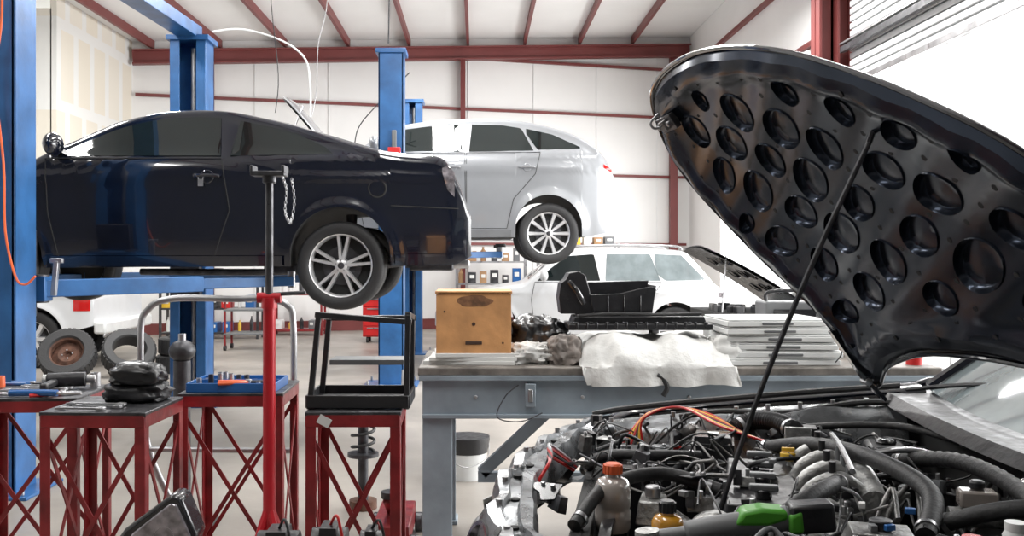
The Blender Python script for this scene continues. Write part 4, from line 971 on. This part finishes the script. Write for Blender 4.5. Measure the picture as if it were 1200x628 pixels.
H=[([B(.50,.70,.86),B(.60,.60,.91),B(.68,.44,.93),B(.72,.28,.91),B(.66,.16,.86)],.022,'rubber',0),
 ([B(.34,.10,.82),B(.44,.16,.90),B(.52,.24,.92),B(.58,.34,.90)],.020,'rubber',0),
 ([B(.80,.60,.88),B(.86,.45,.93),B(.88,.28,.92),B(.84,.12,.88)],.019,'rubber',1),
 ([B(.58,.04,.84),B(.68,.0,.90),B(.80,.06,.91),B(.95,.04,.92)],.017,'blackplastic',0),
 ([B(.60,.88,.87),B(.75,.82,.91),B(.90,.76,.93),B(.97,.6,.93)],.011,'rubber',0),
 ([B(.46,.88,.86),B(.52,.90,.89),B(.58,.86,.90),B(.62,.80,.89)],.028,'blackplastic',1),
 ([B(.62,.40,.88),B(.70,.52,.91),B(.82,.56,.92),B(.92,.50,.90)],.009,'steel',0),
 ([B(.70,.22,.86),B(.78,.17,.92),B(.90,.16,.94),B(.99,.2,.93)],.019,'rubber',0),
 ([B(.10,.24,.80),B(.16,.34,.86),B(.26,.42,.87),B(.36,.40,.84)],.018,'rubber',0),
 ([B(.09,.66,.78),B(.15,.60,.85),B(.24,.56,.87),B(.34,.60,.86)],.016,'rubber',0)]
for i,(p,r_,k,rb) in enumerate(H):
    mb=MB(); mb.tube(p,r_,k,14,6,ribs=rb)
    for q,q2 in((p[0],p[1]),(p[-1],p[-2])):
        d=(q2-q).normalized(); mb.lathe([(r_*1.05,-.006),(r_*1.14,-.006),(r_*1.14,.006),(r_*1.05,.006)],q+d*.03,d,'steel',16,True)
    part(mb,'hose',angle=1.)
cnt=0
while cnt<88:
    u=RN.uniform(.08,.90); v=RN.uniform(.02,.93); p=[B(u,v,RN.uniform(.77,.84))]
    for s in range(3):
        u=min(.97,max(.08,u+RN.uniform(-.07,.09))); v=min(.96,max(.0,v+RN.uniform(-.11,.11))); p.append(B(u,v,RN.uniform(.81,.91)))
    if any(nearjug(q) for q in p): continue
    cnt+=1
    mb=MB(); mb.tube(p,RN.choice((.0025,.0035,.0045,.006)),RN.choice(('rubber','blackplastic','blackplastic','rubber','greyplastic','grime','darksteel')),7,6); part(mb,'cable',angle=1.)
for i,k in enumerate(('red','yellow','red','rubber','yellow','red')):
    o_=.012*i; mb=MB(); mb.tube([B(.14+o_,.86,.80),B(.20,.92-o_,.89),B(.30,.93-o_,.915+o_*.3),B(.40,.90-o_*2,.90),B(.48+o_,.82-o_,.86)],.0042,k,6,6); part(mb,'wire',angle=1.)
for i,k in enumerate(('red','rubber','red','steel')):
    mb=MB(); o_=.012*i; mb.tube([B(.02,.42+o_,.80),B(.05,.46+o_,.87),B(.04,.54,.86+o_),B(.08,.60+o_,.80)],.005,k,6,6); part(mb,'wire',angle=1.)
cnt=0
while cnt<98:
    mb=MB()
    u=RN.uniform(.05,.97); v=RN.uniform(.0,.96); z=RN.uniform(.78,.88); c=B(u,v,z); k=RN.choice(('castalu','grime','blackplastic','sheetgrey','grime','darksteel','darksteel','blackgloss'))
    if nearjug(c): continue
    cnt+=1
    t=RN.random(); rt=Matrix.Rotation(RN.uniform(0,3),3,'Z')@Matrix.Rotation(RN.uniform(-.4,.4),3,'X')
    if t<.4: mb.box(c,(RN.uniform(.025,.07),RN.uniform(.02,.06),RN.uniform(.015,.05)),k,rt,.85); mb.cyl(c,c+V((0,0,.035)),.006,'steel',8); mb.box(c+rt@V((.025,.01,.01)),(.02,.03,.04),'blackplastic',rt)
    elif t<.65: h_=RN.uniform(.03,.06); mb.lathe([(.001,-h_),(.020,-h_),(.022,0),(.014,.01),(.008,.018),(.001,.018)],c,rt@V((0,RN.uniform(-.9,.9),1)),k,16); mb.tube([c,c+rt@V((.02,0,.03)),c+rt@V((.06,.01,.0))],.004,'rubber',6)
    else: mb.prism([(0,0),(.07,.0),(.09,.02),(.05,.045),(.035,.08),(0,.07)],lambda a,b,t,c=c,rt=rt:c+rt@V((a,b,t)),k,0,.005); mb.cyl(c+rt@V((.02,.02,0)),c+rt@V((.02,.02,.014)),.007,'steel',8); mb.cyl(c+rt@V((.05,.01,0)),c+rt@V((.05,.01,.012)),.006,'steel',8)
    part(mb,'engine_bracket',bevel=.0015)
for i in range(16):
    mb=MB(); c=B(RN.uniform(.25,.95),RN.uniform(.1,.95),.89); mb.box(c,(.022,.014,.013),RN.choice(('bluetray','greyplastic','greyplastic','paper','blackplastic')),Matrix.Rotation(RN.uniform(0,3),3,'Z'))
    part(mb,'connector',bevel=.002)
mb=MB(); rows=[]
for i in range(21):
    v=-.12+i/20*1.15; c=B(1.0-.05*math.sin(max(0,min(1,v))*math.pi),v,0); rows.append([c+V((dx,0,z)) for dx,z in((-.06,.955),(-.03,.985),(.03,.985),(.09,.99),(.15,1.0))])
mb.grid(rows,'blackplastic',True)
part(mb,'cowl'); 
mb=MB(); rows=[]
for i in range(25):
    v=-.15+i/24*1.12; bow=.10*math.sin(max(0,min(1,v))*math.pi); c=B(1.,v,0)+V((.10-bow,0,1.0)); row=[]
    for j in range(9):
        s=j/8*.95; row.append(c+V((.86*s+.03*math.sin(j/8*math.pi)*-1,-.02*s-(v-.45)*.14*s,.50*s+.02*math.sin(j/8*math.pi))))
    rows.append(row)
mb.grid(rows,'glasslight',True); part(mb,'windshield',angle=1.)
for L_ in(rows[-1],rows[0],[r[-1] for r in rows]):
    mb=MB(); mb.tube([p+V((0,.0,.008)) for p in L_],.022,'blackpaint',8,2); part(mb,'windshield_pillar')
a=B(.99,.93,1.01)
mb=MB(); mb.tube([a,a+V((.12,-.25,.05)),a+V((.14,-.6,.06))],.008,'rubber',6); mb.tube([a+V((.13,-.4,.06)),a+V((.14,-.5,.068)),a+V((.15,-.9,.07))],.005,'rubber',6); part(mb,'wiper')
mb=MB(); t0=[r[-1] for r in rows]; mb.grid([t0,[p+V((.7,0,.06)) for p in t0],[p+V((1.3,0,.0)) for p in t0]],'blackpaint',False)
part(mb,'roof',angle=1.)
for v,s in((1.0,1),(-.12,-1)):
    mb=MB(); mb.prism([(0,.3),(0,.98),(.12,1.02),(2.6,1.05),(2.9,.9),(2.9,.3)],lambda a,b,t,v=v,s=s:B(1.05,v,0)+V((a,s*(.13+t),b)),'blackpaint',0,.03); part(mb,'side_panel',bevel=.01)

# ------------ raised hood
A=V((1.30,3.08,1.03)); k_=1.05
et=V((.1,-.995,0)); es=V((-.57,0,.82)).normalized(); un=V((-.82,-.08,-.57)).normalized()
outl=[(.0,.0),(-.03,.26),(-.2,.5),(-.34,.78),(-.33,.95),(-.2,1.11),(-.02,1.17),(.25,1.18),(.495,1.149),(.72,1.085),(.893,1.006),(1.1,.876),(1.3,.7),(1.42,.45),(1.45,.2),(1.40,.05),(1.2,.12),(.9,.19),(.5,.18),(.2,.10)]
OP=[(p.x,p.y) for p in catmull([(a,b,0) for a,b in outl],5,True)]
def inside(p,poly):
    c=False;j=len(poly)-1
    for i in range(len(poly)):
        a,b=poly[i],poly[j]
        if (a[1]>p[1])!=(b[1]>p[1]) and p[0]<(b[0]-a[0])*(p[1]-a[1])/(b[1]-a[1])+a[0]: c=not c
        j=i
    return c
def dist(p,poly):
    best=9.
    for i in range(len(poly)):
        a=poly[i-1];b=poly[i]; dx,dy=b[0]-a[0],b[1]-a[1]; L2=dx*dx+dy*dy or 1e-9
        t=max(0,min(1,((p[0]-a[0])*dx+(p[1]-a[1])*dy)/L2)); best=min(best,math.hypot(p[0]-a[0]-t*dx,p[1]-a[1]-t*dy))
    return best
def crown(t,s): 
    q=min(1,dist((t,s),OP)/.45); return -.055*math.sin(q*math.pi/2)
def HP(t,s,off=0.): return A+et*t*k_+es*s*k_+un*(off+crown(t,s))
def inset(poly,d):
    out=[];n=len(poly)
    for i in range(n):
        a=V(poly[i-1]);b=V(poly[(i+1)%n]);t=(b-a).normalized(); nn=V((-t.y,t.x)); p=V(poly[i])
        q=p+nn*d
        if not inside((q.x,q.y),poly): q=p-nn*d
        out.append((q.x,q.y))
    return out
def sheet(poly,holes,fn,step=.05):
    vs=[];ed=[]
    def addloop(L):
        o=len(vs)
        for p in L: vs.append(V(p))
        for i in range(len(L)): ed.append((o+i,o+(i+1)%len(L)))
    addloop(poly)
    for h in holes: addloop(h)
    t=-.5
    while t<1.6:
        s=-.1
        while s<1.3:
            p=(t+.003,s+.002)
            if inside(p,poly) and dist(p,poly)>.012 and all(abs(p[0]-h[0][0])>.3 or (not inside(p,h) and dist(p,h)>.010) for h in holes): vs.append(V(p))
            s+=step
        t+=step
    rv,re,rf,_,_,_=geometry.delaunay_2d_cdt(vs,ed,[],0,1e-5)
    out=[]
    for f in rf:
        c=(sum(rv[i].x for i in f)/len(f),sum(rv[i].y for i in f)/len(f))
        if inside(c,poly) and not any(abs(c[0]-h[0][0])<.3 and inside(c,h) for h in holes): out.append(tuple(f))
    return [fn(p.x,p.y) for p in rv],out
vs,fs=sheet(OP,[],lambda t,s:HP(t,s,0)); mb=MB(); mb.add(vs,fs,'blackpaint')
hood=part(mb,'hood',angle=1.,label='raised black hood seen from underneath')
IP=inset(OP,.03)
holes=[];cen=[]
HA=.42; ca,sa=math.cos(HA),math.sin(HA)
RH=random.Random(5)
for i in range(-6,7):
    for j in range(-6,7):
        a=i*.215+(j%2)*.1075; b=j*.142
        t=.57+a*ca-b*sa+RH.uniform(-.012,.012); s=.62+a*sa+b*ca+RH.uniform(-.010,.010)
        d_=dist((t,s),OP)
        if inside((t,s),OP) and d_>.100:
            ra=min(.096,max(.045,d_*.44))*RH.uniform(.72,1.04); rb=min(ra*RH.uniform(.58,.80),.060)
            rot=HA+RH.uniform(-.3,.3); c2,s2=math.cos(rot),math.sin(rot); L=[]
            for q in range(28):
                an=2*math.pi*q/28; e1=ra*math.cos(an); e2=rb*math.sin(an)*(1+.12*math.cos(an)); L.append((t+e1*c2-e2*s2,s+e1*s2+e2*c2))
            holes.append(L); cen.append((t,s))
small=[]
for i in range(-12,13):
    for j in range(-12,13):
        a=i*.1075; b=j*.071
        t=.57+a*ca-b*sa; s=.62+a*sa+b*ca
        if inside((t,s),OP) and dist((t,s),OP)>.06 and all(not inside((t,s),h) and dist((t,s),h)>.018 for h in holes): small.append((t,s))
def relief(t,s):
    d_=dist((t,s),OP); return HP(t,s,.022+.014*math.exp(-((d_-.07)/.022)**2)+.004*math.sin((t*sa-s*ca)*44))
def fgchild(mb,name,**kw):
    o=mb.obj(name,hood,**kw)
    for v_ in o.data.vertices: v_.co-=V(FG.location)
    return o
vs,fs=sheet(IP,holes,relief,.020); mb=MB(); mb.add(vs,fs,'hoodinner')
for L,(ct,cs) in zip(holes,cen):
    def rg(f,off,lift=0): 
        r=[HP(ct+(p[0]-ct)*f,cs+(p[1]-cs)*f,off) for p in L]; r.append(r[0]); return r
    r0=[relief(p[0],p[1]) for p in L]; r0.append(r0[0])
    r1=[relief(p[0],p[1])+un*.004 for p in [(ct+(q[0]-ct)*.985,cs+(q[1]-cs)*.985) for q in L]]; r1.append(r1[0])
    mb.grid([r0,r1,rg(.95,.018),rg(.90,.008),rg(.83,.004),rg(.4,.007),rg(.02,.008)],'hoodinner')
for t,s in small: mb.cyl(relief(t,s)-un*.001,relief(t,s)+un*.0008,.008,'under',12)
e1=[relief(p[0],p[1]) for p in IP]; e2=[HP(p[0],p[1],.002) for p in inset(OP,.010)]; e1.append(e1[0]); e2.append(e2[0]); mb.grid([e1,e2],'hoodinner')
fgchild(mb,'hood_inner_panel',angle=.7)
mb=MB(); mb.tube([HP(p[0],p[1],.004) for p in OP],.007,'blackpaint',8,1,closed=True); fgchild(mb,'hood_edge')
mb=MB(); c=HP(-.12,1.03,.045)
bx=Matrix((et,es,un)).transposed()
mb.box(c,(.15,.055,.02),'darksteel',bx); mb.box(c+un*.015,(.05,.035,.025),'grime',bx); mb.cyl(c+et*.05,c+et*.05+un*.025,.010,'steel',10); mb.cyl(c-et*.05,c-et*.05+un*.025,.010,'steel',10); mb.tube([c+un*.01,c+un*.05+es*.01,c+un*.05+es*.035,c+un*.01+es*.045],.005,'steel',6)
fgchild(mb,'hood_latch',bevel=.003)
mb=MB(); top_=HP(.88,.80,.05)
pb=V((.60,2.36,.78)); side=V((-.022,0,-.012))
mb.tube([pb,pb.lerp(top_,.25)+side,pb.lerp(top_,.5)+side*1.3,pb.lerp(top_,.75)+side,top_],.0068,'darksteel',8,5); mb.tube([top_,top_+un*-.03+es*.02],.007,'darksteel',6,1); mb.cyl(pb-V((0,0,.03)),pb+V((0,0,.02)),.018,'blackplastic',10)
part(mb,'prop_rod')
for q in((.02,.03),(1.38,.1)):
    mb=MB(); h0=HP(q[0],q[1],.03); mb.beam(h0,h0+es*.2,.03,.012,'blackpaint'); mb.beam(h0,h0+V((.06,.0,-.06)),.03,.012,'blackpaint'); mb.cyl(h0-et*.02,h0+et*.02,.012,'steel',8); part(mb,'hood_hinge')

r=root('cordless_ratchet',(.56,1.98,.872),'green and grey cordless ratchet lying on the engine','power tool')
r.rotation_euler=(0,-.10,-.12)
mb=MB(); mb.tube([(-.12,0,.0),(-.04,0,.01),(.04,0,.015),(.10,0,.02)],.026,'greyplastic',14); mb.box((.14,0,.02),(.09,.06,.06),'blackplastic'); mb.obj('tool_body',r,bevel=.008)
mb=MB(); mb.prism([(-.02,.005),(.05,.00),(.09,.01),(.09,.03),(.04,.038),(.0,.034)],lambda a,b,t:V((a,t,b+.012)),'green',-.03,.03); mb.prism([(.09,-.02),(.12,-.02),(.12,.03),(.09,.02)],lambda a,b,t:V((a,t,b+.012)),'green',-.033,.033); mb.obj('grip_cover',r,bevel=.008)
mb=MB(); mb.tube([(-.12,0,0),(-.19,0,-.005)],.017,'greyplastic',12,1); mb.lathe([(.001,-.018),(.026,-.018),(.028,.0),(.026,.018),(.001,.018)],(-.20,0,-.005),(0,0,1),'castalu',18); mb.obj('ratchet_head',r)
for (x,y,z,k,ck) in((1.06,1.85,.86,'whiteplastic','whiteplastic'),(.96,1.82,.84,'greyplastic','red')):
    r=root('fluid_jar',(x,y,z),'small plastic jar standing in the engine bay','jar')
    mb=MB(); mb.lathe([(.001,0),(.022,0),(.024,.04),(.018,.05),(.001,.05)],(0,0,0),(0,0,1),k,18); mb.obj('jar_body',r); mb=MB(); mb.cyl((0,0,.05),(0,0,.066),.020,ck,18); mb.obj('lid',r)

# ---------------------------------------------------------------- light
for x in(-4.2,-.5,3.0):  # fluorescent fill lights added out of view to brighten the interior
    for y in(2.5,7.,11.5):
        r=root('added_ceiling_light',(x,y,5.0),'long white fluorescent light added above the view as fill','lamp',0,'added ceiling fill lights')
        mb=MB(); mb.box((0,0,.06),(.3,2.4,.06),'doorwhite',None,.6); mb.obj('fixture',r)
        for s in(-.07,.07): mb=MB(); mb.cyl((s,-1.15,.02),(s,1.15,.02),.015,'paper',10); mb.obj('tube',r)
        l=bpy.data.lights.new('l','AREA'); l.shape='RECTANGLE'; l.size=.3; l.size_y=2.4; l.energy=(65,135,200)[int((y-2.5)/4.5)]; l.color=(1,.99,.97)
        lo=bpy.data.objects.new('fill_light',l); COL.objects.link(lo); lo.parent=r; lo.location=(0,0,-.01)
def area(name,loc,rot,sx,sy,e,col):
    l=bpy.data.lights.new(name,'AREA'); l.shape='RECTANGLE'; l.size=sx; l.size_y=sy; l.energy=e; l.color=col
    o=bpy.data.objects.new(name,l); COL.objects.link(o); o.location=loc; o.rotation_euler=rot
area('daylight',(6.5,7.1,2.4),(0,math.radians(90),0),3.4,8.5,720,(1,.99,.98))
area('daylight_rear',(6.0,15.2,2.2),(0,math.radians(90),0),3.2,4.5,450,(1,.99,.98))
w=bpy.data.worlds.new('World'); bpy.context.scene.world=w; w.use_nodes=True
w.node_tree.nodes['Background'].inputs[0].default_value=(.95,.98,1,1); w.node_tree.nodes['Background'].inputs[1].default_value=2.4
sc=bpy.context.scene
try:
    sc.view_settings.view_transform='Standard'; sc.view_settings.look='None'; sc.view_settings.exposure=0.25; sc.view_settings.gamma=1.08
except Exception as e: print(e)
cam=bpy.data.cameras.new('Camera'); co=bpy.data.objects.new('Camera',cam); COL.objects.link(co)
co.location=(0,0,1.45); co.rotation_euler=(math.radians(90),0,0)
cam.sensor_width=36; cam.lens=33.; cam.shift_x=40/1200; cam.shift_y=-14/1200; cam.clip_end=200
sc.camera=co
